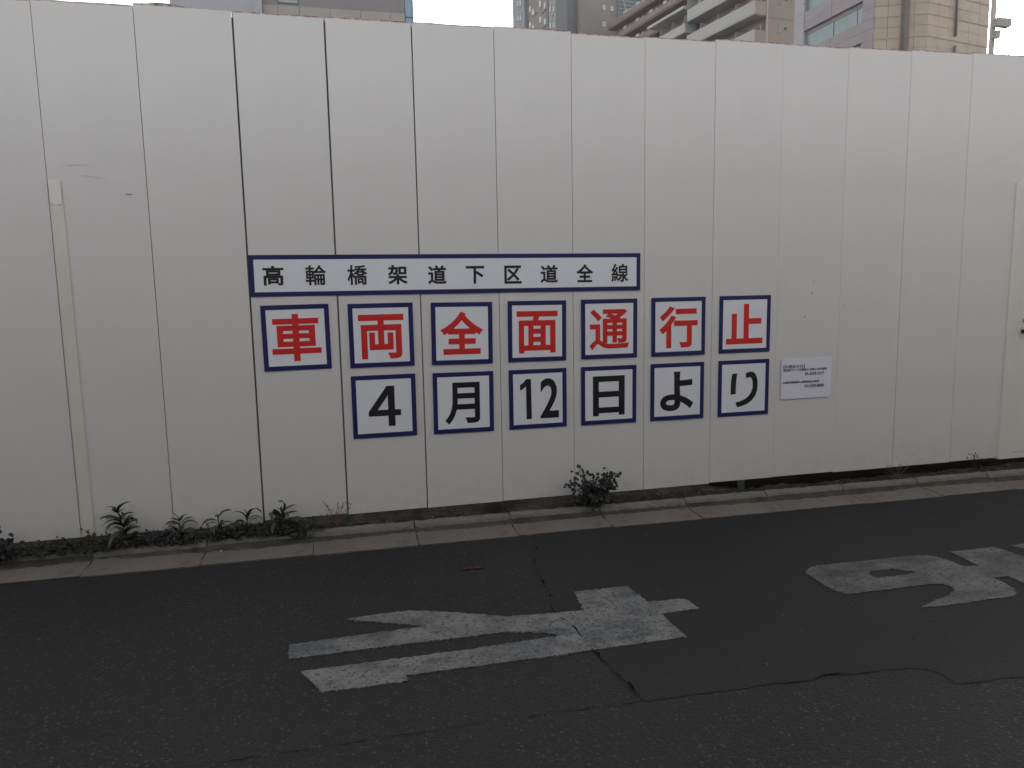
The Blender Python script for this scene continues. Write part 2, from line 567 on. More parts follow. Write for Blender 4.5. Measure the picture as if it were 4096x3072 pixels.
bm = bmesh.new()
NX, NY = 460, 16
grid = []
rs = random.Random(31)
for i in range(NX + 1):
    x = -4.6 + 15.4 * i / NX
    row = []
    for j in range(NY + 1):
        t = j / NY
        oy = -0.017 * x + 0.043
        y0 = -0.098 + oy
        y = y0 + (0.62 - y0) * t ** 1.6
        row.append(bm.verts.new((x + rs.uniform(-.01, .01), y, soil_h(x, y) + rs.uniform(-0.007, 0.007) - (0.03 if j == 0 else 0))))
    grid.append(row)
for i in range(NX):
    for j in range(NY):
        bm.faces.new((grid[i][j], grid[i + 1][j], grid[i + 1][j + 1], grid[i][j + 1]))
tag(bm_obj('soil_strip', bm, M['soil'], smooth=True, fix=False), kind='structure')

# added wall behind the viewer, unseen, darkens the foot of the hoarding
rw = tag(empty('shade_wall', (0, -5.12, -0.4)), 'added dark wall out of view behind the viewer, shading the foot of the white hoarding', 'wall')
box('wall_body', -30, 40, -1.2, 0, 0, 3.5, M['shade_wall_dark'], rw)
box('shade_wall_top', -30, 40, -1.25, 0.08, 3.5, 3.66, M['kerb'], rw)

# ------------------------------------------------------------------ the hoarding
TOP = {-8: 2.935, -7: 2.937, -6: 2.94, -5: 2.94, -4: 2.942, -3: 2.944, -2: 2.945, -1: 2.946, 0: 2.950, 1: 2.960, 2: 2.952, 3: 2.954, 4: 2.957, 5: 2.963, 6: 2.951, 7: 2.957, 8: 2.970, 9: 2.968, 10: 2.976, 11: 2.984, 12: 2.992, 13: 2.998, 14: 2.998, 15: 3.0, 16: 3.0, 17: 3.0, 18: 3.0, 19: 3.0}
XB = {0: -0.004, 1: 0.496, 2: 1.006, 3: 1.507, 4: 2.007, 5: 2.505, 6: 2.998, 7: 3.494, 8: 3.992, 9: 4.491, 10: 4.995, 11: 5.500, 12: 6.015, 13: 6.548}
GAP = {1: 0.0036, 2: 0.0105, 3: 0.0105, 4: 0.0085, 5: 0.0036, 6: 0.0028, 7: 0.0024, 8: 0.0022, 9: 0.0022, 10: 0.0026, 11: 0.0040, 12: 0.0026}


def jx(k):
    return XB.get(k, k * 0.502 - (0.0 if k < 0 else 0.02))


hoard = tag(empty('hoarding', (2.5, 0.02, -0.1)), 'tall white steel hoarding of upright panels behind the road closure signs', 'fence')
hoard_inv = Vector((-2.5, -0.02, 0.1))
rp_ = random.Random(21)
for k in range(-8, 13):
    x0, x1 = jx(k), jx(k + 1)
    gl, gr = GAP.get(k, 0.003) / 2, GAP.get(k + 1, 0.003) / 2
    top = TOP[k]
    bot = {1: -0.004, 2: 0.006, 6: -0.004, 7: -0.008}.get(k, 0.0) + rp_.uniform(-0.003, 0.003)
    w = (x1 - gr) - (x0 + gl)
    # front skin with a slight bow, returned edges; origin at the middle of the top edge
    bm = bmesh.new()
    H = top - bot
    nx, nz = 8, 10
    bow = rp_.uniform(-0.0030, 0.0030)
    tw = rp_.uniform(-0.0016, 0.0016)
    rows = []
    for j in range(nz + 1):
        row = []
        for i in range(nx + 1):
            u, v = i / nx, j / nz
            dy = bow * math.sin(math.pi * u) * (0.5 + 0.5 * math.sin(math.pi * v)) + tw * (v - 0.5) * 2 * (u - 0.5)
            zz = -H * v
            if j == 0:
                zz += rp_.uniform(-0.0011, 0.0011)
            if j == 0 and k == 1:      # the buckled top edge of the panel left of the wide joint
                zz += 0.014 * math.exp(-((u - 0.30) / 0.18) ** 2) - 0.006 * u
            row.append(bm.verts.new((-w / 2 + w * u, dy, zz)))
        rows.append(row)
    for j in range(nz):
        for i in range(nx):
            bm.faces.new((rows[j][i], rows[j + 1][i], rows[j + 1][i + 1], rows[j][i + 1]))
    rim = [rows[0][i] for i in range(nx + 1)] + [rows[j][nx] for j in range(1, nz + 1)] + [rows[nz][i] for i in range(nx - 1, -1, -1)] + [rows[j][0] for j in range(nz - 1, 0, -1)]
    back = [bm.verts.new((v.co.x, 0.030, v.co.z)) for v in rim]
    rim = [bm.verts.new(v.co) for v in rim]
    for i in range(len(rim)):
        a, b = i, (i + 1) % len(rim)
        bm.faces.new((rim[a], rim[b], back[b], back[a]))
    o = bm_obj('panel', bm, M['panel'], hoard, fix=False)
    for p in o.data.polygons:
        p.use_smooth = abs(p.normal.y) > 0.9
    o.location = Vector(((x0 + gl + x1 - gr) / 2, rp_.uniform(-0.0015, 0.0015), top)) + hoard_inv
    o.rotation_euler = (rp_.uniform(-0.0006, 0.0006), rp_.uniform(-0.0004, 0.0004), rp_.uniform(-0.004, 0.004))

# posts behind the joints, added black board blocking light in the gap below the panels
for k in range(-8, 14):
    ztop = 2.943 if k != 2 else 2.930
    o = box('post', -0.03, 0.03, 0.034, 0.084, 0.02, ztop, M['frame_steel'], hoard)
    o.location = Vector((jx(k), 0, 0)) + hoard_inv
for zz in (0.45, 1.5, 2.55):
    o = box('rail', -4.2, 9.2, 0.086, 0.134, zz - 0.024, zz + 0.024, M['frame_steel'], hoard)
    o.location = hoard_inv
o = box('gap_blocker', -4.2, 9.2, 0.19, 0.21, -0.35, 0.09, M['gap_shade'], hoard)
o.location = hoard_inv
bm = bmesh.new()
tube_bm(bm, [(4.30, 0.10, -0.35), (4.30, 0.10, 0.30)], 0.024, 12)
o = bm_obj('pipe_post', bm, M['frame_steel'], hoard, smooth=True)
o.location = hoard_inv
# yellowed cover strip and the torn tape above it
o = box('cover_strip', 0.0035, 0.0665, -0.0045, -0.0015, 0.008, 1.885, M['strip'], hoard, bevel=0.0006)
o.location = hoard_inv
bm = bmesh.new()
prism_bm(bm, [(0.002, 2.021), (0.062, 2.016), (0.0615, 1.884), (0.050, 1.889), (0.043, 1.889), (0.036, 1.879), (0.028, 1.884), (0.012, 1.893), (0.003, 1.90)], [], 0.0, 0.0014)
o = bm_obj('tape', bm, M['tape'], hoard)
tag(o, 'white torn tape at the top of the cover strip')
o.rotation_euler = (R(90), 0, 0)
o.location = Vector((0, -0.0048, 0)) + hoard_inv
# scuffs and scratches
for (x, z, w, h, rot, mk) in ((4.764, 1.31, 0.004, 0.022, -8, 'scuff'), (4.775, 1.39, 0.002, 0.02, -15, 'scuff'), (4.71, 1.144, 0.005, 0.016, -6, 'scuff'), (4.835, 1.66, 0.0016, 0.12, -7, 'scratch'),
                              (0.40, 1.945, 0.030, 0.003, -8, 'scuff'), (0.80, 1.985, 0.09, 0.002, 4, 'scratch'), (0.15, 2.10, 0.11, 0.002, 1, 'scratch'), (0.22, 2.04, 0.10, 0.002, -6, 'scratch'),
                              (0.47, 0.93, 0.07, 0.002, 4, 'scratch'), (0.70, 0.945, 0.04, 0.002, 2, 'scratch'), (0.83, 0.945, 0.05, 0.002, -2, 'scratch'), (5.02, 1.22, 0.004, 0.010, 0, 'scuff'), (1.98, 0.80, 0.004, 0.004, 0, 'scuff'),
                              (2.48, 2.35, 0.010, 0.006, 20, 'scratch'), (2.92, 2.915, 0.014, 0.007, -30, 'scratch')):
    o = box('scuff_mark', -w / 2, w / 2, -0.0006, 0, -h / 2, h / 2, M[mk], hoard)
    o.location = Vector((x, -0.0042, z)) + hoard_inv
    o.rotation_euler = (0, R(-rot), 0)

# door leaf at the right end, with its frame and lever
door = empty('door', (0, 0, 0))
door.parent = hoard
door.location = hoard_inv
box('door_leaf', 6.592, 7.39, -0.004, 0.03, 0.035 - 2.02, 0, M['door_leaf'], door, bevel=0.002).location = (0, 0, 2.02)
box('door_frame', 6.462, 6.587, -0.011, 0.03, -0.012, 2.09, M['door_frame'], door, bevel=0.002)
box('door_frame', 7.395, 7.50, -0.011, 0.03, -0.012, 2.09, M['door_frame'], door, bevel=0.002)
box('door_frame', 6.5875, 7.3945, -0.011, 0.03, 2.026, 2.09, M['door_frame'], door, bevel=0.002)
box('threshold', 6.5875, 7.3945, -0.009, 0.03, -0.012, 0.030, M['door_frame'], door, bevel=0.002)
# panels round the door opening
for (a, b, z0, z1) in ((6.55, 7.51, 2.092, 2.996), (7.512, 8.01, 0.0, 3.0), (8.014, 8.51, 0.0, 3.0), (8.514, 9.0, 0.0, 3.0)):
    bm = bmesh.new()
    box_bm(bm, a - (a + b) / 2, b - (a + b) / 2, 0, 0.03, z0 - z1, 0)
    o = bm_obj('panel', bm, M['panel'], hoard)
    o.location = Vector(((a + b) / 2, 0, z1)) + hoard_inv
hd = empty('handle', (6.622, -0.004, 0.99))
hd.parent = door
bm = bmesh.new()
tube_bm(bm, [(0, 0, 0), (0, -0.006, 0)], 0.026, 20)
tube_bm(bm, [(0, -0.006, 0), (0, -0.045, 0)], 0.010, 12)
tube_bm(bm, [(0.0, -0.030, 0), (-0.0, -0.040, 0), (0, -0.058, 0), (0, -0.066, 0)], [0.012, 0.027, 0.029, 0.016], 20)
bm_obj('knob', bm, M['chrome'], hd, smooth=True)
bm = bmesh.new()
tube_bm(bm, [(0.006, 0, 0.072), (0.006, -0.010, 0.072)], 0.017, 16)
bm_obj('keyhole_plate', bm, M['chrome'], hd)

# ------------------------------------------------------------------ signs
def glyph_mesh(txt, bold, res=6):
    cu = bpy.data.curves.new('glyph', 'FONT')
    cu.body = txt
    cu.size = 1.0
    cu.bevel_depth = bold      # the bevel widens every stroke; it is pressed almost flat below
    cu.bevel_resolution = 0
    cu.resolution_u = res
    cu.fill_mode = 'FRONT'
    cu.extrude = 0.0
    tmp = bpy.data.objects.new('glyph', cu)
    COL.objects.link(tmp)
    dg = bpy.context.evaluated_depsgraph_get()
    dg.update()
    me = bpy.data.meshes.new_from_object(tmp.evaluated_get(dg))
    bpy.data.objects.remove(tmp)
    bpy.data.curves.remove(cu)
    return me


def place_glyph(me, w, h):
    """Fit the outline to w x h metres, centred, standing in the XZ plane and facing -Y."""
    xs = [v.co.x for v in me.vertices]
    ys = [v.co.y for v in me.vertices]
    zs = [v.co.z for v in me.vertices] + [1e-6]
    x0, x1, y0, y1 = min(xs), max(xs), min(ys), max(ys)
    for v in me.vertices:
        v.co = Vector(((v.co.x - (x0 + x1) / 2) * w / (x1 - x0), -0.0008 * v.co.z / max(zs), (v.co.y - (y0 + y1) / 2) * h / (y1 - y0)))
    me.update()
    return me


def frame_mesh(w, h, t, y0, y1):
    bm = bmesh.new()
    o = [(-w / 2, -h / 2), (w / 2, -h / 2), (w / 2, h / 2), (-w / 2, h / 2)]
    i = [(-w / 2 + t, -h / 2 + t), (w / 2 - t, -h / 2 + t), (w / 2 - t, h / 2 - t), (-w / 2 + t, h / 2 - t)]
    V = {}
    for nm, L in (('o', o), ('i', i)):
        for k, (x, z) in enumerate(L):
            for yy in (0, 1):
                V[nm, k, yy] = bm.verts.new((x, (y0, y1)[yy], z))
    for k in range(4):
        q = (k + 1) % 4
        bm.faces.new((V['o', k, 0], V['o', q, 0], V['i', q, 0], V['i', k, 0]))
        bm.faces.new((V['o', k, 0], V['o', q, 0], V['o', q, 1], V['o', k, 1]))
        bm.faces.new((V['i', k, 0], V['i', q, 0], V['i', q, 1], V['i', k, 1]))
    return bm


def sign(x, z, w, h, rot, border, label, group):
    root = tag(empty('sign', (x, -0.0035, z)), label, 'sign', group)
    root.rotation_euler = (0, R(-rot), 0)
    box('board', -w / 2 + 0.0005, w / 2 - 0.0005, -0.0022, 0.0, -h / 2 + 0.0005, h / 2 - 0.0005, M['sign_white'], root)
    bm_obj('border', frame_mesh(w, h, border, -0.0030, -0.0002), M['sign_blue'], root)
    return root


SIGNS = [
   ('車', 1.2565, 1.1161, 0.3918, 0.3918, 0.41, 1.2557, 1.1161, 0.2837, 0.2815),
   ('両', 1.7592, 1.1135, 0.3924, 0.3911, 0.04, 1.7587, 1.1049, 0.2743, 0.2726),
   ('全', 2.261, 1.108, 0.39, 0.3905, -0.6, 2.2588, 1.1111, 0.2751, 0.2708),
   ('面', 2.7521, 1.1061, 0.3895, 0.3909, -0.47, 2.7519, 1.1008, 0.2735, 0.2705),
   ('通', 3.2461, 1.1055, 0.3926, 0.3909, -0.11, 3.2461, 1.102, 0.28, 0.268),
   ('行', 3.7428, 1.1054, 0.3949, 0.3932, 0.1, 3.7431, 1.1028, 0.281, 0.2827),
   ('止', 4.2419, 1.1063, 0.3921, 0.3936, -0.02, 4.2399, 1.1079, 0.2815, 0.2756),
   ('4', 1.7595, 0.6725, 0.3938, 0.3913, -0.06, 1.7609, 0.6718, 0.1986, 0.2531),
   ('月', 2.2588, 0.6677, 0.3899, 0.3902, -0.41, 2.2501, 0.6634, 0.227, 0.2688),
   ('12', 2.7509, 0.6659, 0.3893, 0.3887, -0.09, 2.7609, 0.6661, 0.2624, 0.2631),
   ('日', 3.2422, 0.6644, 0.391, 0.3901, -0.09, 3.2415, 0.6591, 0.225, 0.2685),
   ('よ', 3.7389, 0.6631, 0.3954, 0.3906, -0.02, 3.7355, 0.6642, 0.2472, 0.2702),
   ('り', 4.2419, 0.6622, 0.393, 0.3928, 0.03, 4.2459, 0.6508, 0.2088, 0.2465),
]
WHERE = {'車': 'first from the left, alone in its column', '両': 'above the digit 4', '全': 'third from left of the upper row', '面': 'above the digits 12',
         '通': 'fifth from left of the upper row', '行': 'sixth from left, second last of the upper row', '止': 'rightmost of the upper row',
         '4': 'with the digit 4, leftmost of the lower row', '月': 'between the signs with 4 and 12', '12': 'with the digits 12, in the lower row', '日': 'right of the sign with 12, in the lower row', 'よ': 'second last of the lower row', 'り': 'rightmost of the lower row, beside the paper notice'}
BOLD = {'通': 0.021, '全': 0.031, '両': 0.026, '止': 0.029, '行': 0.027, 'よ': 0.029, 'り': 0.029, '日': 0.027}
ONE = [(425, 1122), (463, 1122), (467, 1437), (425, 1437), (423, 1178), (400, 1195), (374, 1210), (374, 1165), (400, 1150)]


RI = ([(1045, 958), (1093, 956), (1084, 1030), (1081, 1090), (1081, 1155), (1033, 1160), (1032, 1090), (1036, 1020)],
      [(1176, 962), (1194, 950), (1215, 945), (1240, 947), (1265, 965), (1280, 995), (1289, 1030), (1292, 1075), (1288, 1130), (1272, 1180), (1240, 1226), (1195, 1258), (1145, 1277), (1097, 1287), (1080, 1240), (1125, 1230), (1170, 1211), (1205, 1184), (1230, 1148), (1243, 1105), (1245, 1065), (1241, 1030), (1230, 1008), (1215, 998), (1197, 1000), (1180, 1010)])


def one_mesh(outlines=(ONE,)):
    bm = bmesh.new()
    for L in outlines:
        prism_bm(bm, [(x / 315.0, -y / 315.0) for x, y in L][::-1], [], 0.0, 0.01)
    bmesh.ops.recalc_face_normals(bm, faces=list(bm.faces))
    me = bpy.data.meshes.new('digit')
    bm.to_mesh(me)
    bm.free()
    return me



for i, (ch, x, z, w, h, rot, gx, gz, gw, gh) in enumerate(SIGNS):
    red = i < 7
    r_ = sign(x, z, w, h, rot, 0.028, 'square blue-bordered sign with %s, %s' % ('red character' if red else ('black character' if ch not in ('4', '12') else 'black lettering'), WHERE[ch]),
              'square signs of the %s row' % ('upper red' if red else 'lower black'))
    mt_ = M['sign_red'] if red else M['sign_black']
    if ch == '12':
        glyphs = (('１', gx - gw / 2 + 0.0385, 0.077, 0.024), ('2', gx + gw / 2 - 0.0634, 0.1268, 0.020))
    elif ch == '4':
        glyphs = (('４', gx, gw, 0.022),)
    else:
        glyphs = ((ch, gx, gw, BOLD.get(ch, 0.0235)),)
    for c_, cx_, cw_, bd_ in glyphs:
        o = link('digit' if ch in ('4', '12') else 'character', place_glyph(one_mesh() if c_ == '１' else one_mesh(RI) if c_ == 'り' else glyph_mesh(c_, bd_), cw_, gh), mt_, r_)
        o.location = (cx_ - x, -0.0031, gz - z)

LONG = [('高', 1.144, 1.4812, 0.1187, 0.1165), ('輪', 1.387, 1.4811, 0.1197, 0.1195), ('橋', 1.6299, 1.4796, 0.1192, 0.1195), ('架', 1.8724, 1.4782, 0.1215, 0.1167), ('道', 2.1146, 1.4754, 0.117, 0.1166), ('下', 2.3532, 1.4717, 0.1175, 0.1106), ('区', 2.5971, 1.4709, 0.1125, 0.1134), ('道', 2.8364, 1.4722, 0.1176, 0.1155), ('全', 3.0768, 1.4745, 0.1154, 0.1161), ('線', 3.3195, 1.4743, 0.1198, 0.119)]
lx, lz = 2.237, 1.480
r_ = sign(lx, lz, 2.453, 0.2425, -0.19, 0.0265, 'long white sign with blue border and ten small black characters above the squares', None)
for ch, gx, gz, gw, gh in LONG:
    o = link('character', place_glyph(glyph_mesh(ch, 0.018 if ch in '輪橋線' else 0.026), gw, gh), M['sign_black'], r_)
    o.location = (gx - lx, -0.0031, gz - lz)

# contact notice taped to the next panel
nt_ = tag(empty('notice', (4.740, -0.003, 0.7085)), 'small white paper notice with lines of fine print right of the signs', 'notice')
bm = bmesh.new()
rowsN = []
for j in range(7):
    rowsN.append([bm.verts.new((-0.2045 + 0.409 * i / 8, -0.0012 - 0.0022 * math.sin(i * 0.9 + j * 0.5) ** 2, -0.1445 + 0.289 * j / 6)) for i in range(9)])
for j in range(6):
    for i in range(8):
        bm.faces.new((rowsN[j][i], rowsN[j][i + 1], rowsN[j + 1][i + 1], rowsN[j + 1][i]))
bm_obj('sheet', bm, M['paper'], nt_, smooth=True, fix=False)
for txt, x0, x1, zt, zb in (('【お問合せ先】', 4.552, 4.722, 0.8075, 0.7835), ('港区街づくり支援部土木課土木計画係', 4.549, 4.903, 0.7795, 0.7615), ('03-3578-2217', 4.725, 4.883, 0.7505, 0.7285),
                            ('UR都市機構都心業務部品川担当', 4.548, 4.844, 0.6915, 0.6735), ('03-5200-8600', 4.725, 4.884, 0.6625, 0.6405)):
    o = link('text_line', place_glyph(glyph_mesh(txt, 0.012, 2), x1 - x0, zt - zb), M['ink'], nt_)
    o.location = ((x0 + x1) / 2 - 4.740, -0.0042, (zt + zb) / 2 - 0.7085)

# ------------------------------------------------------------------ road markings
M1 = [(1.216, -1.485), (1.501, -1.475), (1.809, -1.468), (1.643, -1.387), (1.451, -1.292), (1.613, -1.281), (1.749, -1.284), (1.862, -1.322), (2.028, -1.395), (2.171, -1.469), (2.305, -1.487), (2.537, -1.507), (2.564, -1.289), (2.841, -1.302), (2.864, -1.504), (3.028, -1.512), (3.053, -1.539), (3.063, -1.635), (2.872, -1.638), (2.867, -1.703), (2.876, -1.881), (2.459, -1.879), (2.249, -1.884), (1.937, -1.879), (1.679, -1.876), (1.682, -1.921), (1.523, -1.92), (1.357, -1.916), (1.271, -1.731), (1.45, -1.73), (1.702, -1.733), (1.964, -1.733), (2.378, -1.719), (2.283, -1.671), (2.154, -1.62), (2.032, -1.62), (1.849, -1.615), (1.706, -1.613), (1.453, -1.613), (1.221, -1.612)]
M2 = [(3.79, -1.39), (3.87, -1.329), (4.031, -1.326), (4.215, -1.337), (4.354, -1.339), (4.452, -1.335), (4.555, -1.356), (4.595, -1.382), (4.623, -1.454), (4.628, -1.547), (4.711, -1.563), (4.722, -1.468), (4.736, -1.349), (4.862, -1.36), (5.018, -1.355), (5.034, -1.428), (5.052, -1.585), (5.07, -1.711), (5.02, -1.90), (4.78, -1.93), (4.741, -1.882), (4.731, -1.812), (4.735, -1.751), (4.731, -1.719), (4.649, -1.717), (4.641, -1.789), (4.628, -1.857), (4.589, -1.9), (4.541, -1.924), (4.391, -1.917), (4.267, -1.922), (4.146, -1.918), (4.032, -1.909), (4.169, -1.857), (4.26, -1.835), (4.343, -1.79), (4.358, -1.747), (4.34, -1.705), (4.248, -1.694), (4.034, -1.692), (3.897, -1.688), (3.815, -1.686), (3.791, -1.645), (3.784, -1.579)]
H2 = [(4.093, -1.497), (4.133, -1.47), (4.258, -1.471), (4.338, -1.544), (4.296, -1.557), (4.218, -1.561), (4.097, -1.555), (4.085, -1.529)]
M3 = [(5.129, -1.371), (5.234, -1.356), (5.422, -1.335), (5.412, -1.42), (5.185, -1.467), (5.155, -1.427)]


def closed_rough(poly, seed, amp=0.0045, step=0.009):
    L = rough_line(poly + [poly[0]], step, amp, seed)
    return L[:-1]


bm = bmesh.new()
prism_bm(bm, closed_rough(M1, 41), [], ROAD_Z - 0.004, ROAD_Z + 0.003)
tag(bm_obj('road_marking', bm, M['paint'], fix=False), 'worn white painted road character crossed by a crack, nearer of the two', 'road marking', 'white characters painted on the asphalt')
bm = bmesh.new()
prism_bm(bm, closed_rough(M2, 42), [closed_rough(H2, 43)], ROAD_Z - 0.004, ROAD_Z + 0.003)
prism_bm(bm, closed_rough(M3, 44), [], ROAD_Z - 0.004, ROAD_Z + 0.003)
tag(bm_obj('road_marking', bm, M['paint_worn'], fix=False), 'faded white painted road character with a closed loop at the right edge', 'road marking', 'white characters painted on the asphalt')

# litter and loose grit
bm = bmesh.new()
rs = random.Random(77)
for (cx, cy, a, b) in ((2.165, -0.845, 0.028, 0.010), (2.110, -0.842, 0.022, 0.007)):
    ring = [bm.verts.new((cx + a * math.cos(t * 0.6283) * rs.uniform(.7, 1.2), cy + b * math.sin(t * 0.6283) * rs.uniform(.6, 1.3) * 1.8, ROAD_Z + 0.004 + rs.uniform(0, 0.008))) for t in range(10)]
    c = bm.verts.new((cx, cy, ROAD_Z + 0.012))
    for i in range(10):
        bm.faces.new((ring[i], ring[(i + 1) % 10], c))
o = bm_obj('scrap', bm, M['red_litter'])
tag(o, 'small flattened red scrap lying on the asphalt near the gutter', 'litter')


def pebble_bm(bm, p, r, rs):
    ret = bmesh.ops.create_icosphere(bm, subdivisions=1, radius=r)
    s = Vector((rs.uniform(.7, 1.3), rs.uniform(.6, 1.2), rs.uniform(.35, .6)))
    a = rs.uniform(0, 6.28)
    for v in ret['verts']:
        q = Vector((v.co.x * s.x, v.co.y * s.y, v.co.z * s.z)) * rs.uniform(.85, 1.15)
        v.co = Vector(p) + Vector((q.x * math.cos(a) - q.y * math.sin(a), q.x * math.sin(a) + q.y * math.cos(a), q.z))


bm = bmesh.new()
pebble_bm(bm, (0.775, -0.175, -0.100), 0.006, rs)
tag(bm_obj('scrap', bm, M['white_litter']), 'tiny white scrap lying in the concrete gutter below the weeds', 'litter')
bm = bmesh.new()
for i in range(230):
    x = rs.uniform(-0.6, 5.8)
    y = rs.uniform(-2.9, -0.5)
    z = ROAD_Z + (0.0 if y > -2.3 else -0.003)
    pebble_bm(bm, (x, y, z), rs.choice((0.002, 0.0025, 0.003, 0.0045)), rs)
for i in range(260):
    x = rs.uniform(-0.8, 6.6)
    oy = -0.017 * x + 0.043
    y = oy + rs.triangular(-0.36, -0.15, -0.17)
    pebble_bm(bm, (x, y, -0.104 + 0.001), rs.choice((0.002, 0.003, 0.004, 0.006)), rs)
for i in range(420):
    x = rs.uniform(-0.8, 6.6)
    y = -0.017 * x + 0.043 + rs.uniform(-0.085, 0.05)
    pebble_bm(bm, (x, y, soil_h(x, y) + 0.002), rs.choice((0.003, 0.004, 0.006, 0.009)), rs)
tag(bm_obj('grit', bm, M['stone']), 'loose grit and small stones scattered over road and gutter', 'grit', kind='stuff')

# ------------------------------------------------------------------ weeds
def blade_mesh(L, w, droop, seed):
    """Lance-shaped leaf that starts at the origin, runs along +X and arches over; folded along its midrib."""
    rs = random.Random(seed)
    bm = bmesh.new()
    n = 9
    rows = []
    ang = R(62)
    x = z = 0.0
    for i in range(n + 1):
        t = i / n
        hw = w * (math.sin(math.pi * min(1, t * 0.93 + 0.07)) ** 0.75) * 0.5 * (1 if i < n else 0.05)
        wob = 1 + 0.18 * math.sin(t * 17 + seed)
        rows.append((bm.verts.new((x, -hw * wob, z + hw * 0.45)), bm.verts.new((x, 0, z)), bm.verts.new((x, hw * wob, z + hw * 0.45))))
        a = ang - droop * t ** 1.1
        x += L / n * math.cos(a)
        z += L / n * math.sin(a)
    for u, v in zip(rows, rows[1:]):
        bm.faces.new((u[0], u[1], v[1], v[0]))
        bm.faces.new((u[1], u[2], v[2], v[1]))
    me = bpy.data.meshes.new('leaf')
    bm.to_mesh(me)
    bm.free()
    for p in me.polygons:
        p.use_smooth = True
    me.materials.append(M['leaf'])
    return me


BLADES = [blade_mesh(L, w, R(d), s) for s, (L, w, d) in enumerate(((0.12, 0.022, 105), (0.10, 0.020, 120), (0.085, 0.019, 90), (0.11, 0.021, 150), (0.07, 0.017, 60), (0.13, 0.023, 135), (0.06, 0.016, 40)))]


def weed(x, y, H, lean, nleaf, seed, label, scale=1.0, wide=1.0):
    rs = random.Random(seed)
    z0 = soil_h(x, y) - 0.01
    root = tag(empty('weed', (x, y, z0)), label, 'weed', 'leafy weeds at the foot of the hoarding')
    stem = [(lean * t ** 1.3, 0.006 * math.sin(t * 5 + seed), H * t) for t in [i / 6 for i in range(7)]]
    bm = bmesh.new()
    tube_bm(bm, stem, [0.0048 * (1 - 0.6 * i / 6) for i in range(7)], 6)
    bm_obj('stem', bm, M['stem'], root, smooth=True)
    for i in range(nleaf):
        t = 0.12 + 0.88 * (i + 0.5) / nleaf
        az = i * 2.4 + rs.uniform(-0.4, 0.4)
        # the wall keeps the leaves on the road side and sideways
        dx, dy = math.cos(az), math.sin(az)
        if dy > 0:
            dy *= 0.18
        az = math.atan2(dy * 0.75, dx)
        o = bpy.data.objects.new('leaf', rs.choice(BLADES if t < 0.8 else (BLADES[2], BLADES[4], BLADES[6], BLADES[0])))
        COL.objects.link(o)
        o.parent = root
        k = min(6, int(t * 6))
        o.location = stem[k]
        o.rotation_euler = (rs.uniform(-0.7, 0.7), rs.uniform(-0.45, 0.45) - 0.5 * max(0, t - 0.75) * 4 * rs.random(), az)
        s = scale * rs.uniform(0.55, 1.3) * (1.0 if t < 0.8 else 0.85)
        o.scale = (s * wide, s, s)
    return root


weed(0.262, -0.060, 0.255, -0.060, 46, 4, 'tallest leafy weed at the hoarding foot, just right of the yellowed strip', 1.15)
weed(0.540, -0.055, 0.165, -0.005, 26, 5, 'leafy weed growing below the panel joint, second from the yellowed strip', 1.15)
weed(0.765, -0.052, 0.170, -0.018, 17, 8, 'slender weed with thin arching leaves, third from the yellowed strip', 1.2)
weed(0.910, -0.052, 0.140, 0.005, 16, 13, 'small weed with narrow leaves, fourth from the yellowed strip', 1.05)
weed(1.115, -0.058, 0.165, 0.0, 22, 21, 'weed with long drooping leaves right of the second joint, fifth from the yellowed strip', 1.25)

# round-leaved bits: bush in the middle, plant at the left edge, ground cover
def round_leaf(bm, p, nrm, r, rs):
    nrm = nrm.normalized()
    s = nrm.cross(Vector((0.3, 0.2, 1)))
    if s.length < 1e-3:
        s = Vector((1, 0, 0))
    s.normalize()
    q = nrm.cross(s)
    a = rs.uniform(0, 6.28)
    s, q = math.cos(a) * s + math.sin(a) * q, -math.sin(a) * s + math.cos(a) * q
    shp = ((1.25, 0), (0.55, 0.72), (-0.45, 0.78), (-1.0, 0.25), (-0.75, -0.1), (-1.0, -0.35), (-0.4, -0.8), (0.6, -0.7))
    c = bm.verts.new(p - nrm * r * 0.25)
    ring = [bm.verts.new(p + s * (u * r * rs.uniform(.85, 1.15)) + q * (v * r * rs.uniform(.85, 1.15))) for u, v in shp]
    for i in range(len(ring)):
        bm.faces.new((c, ring[i], ring[(i + 1) % len(ring)]))


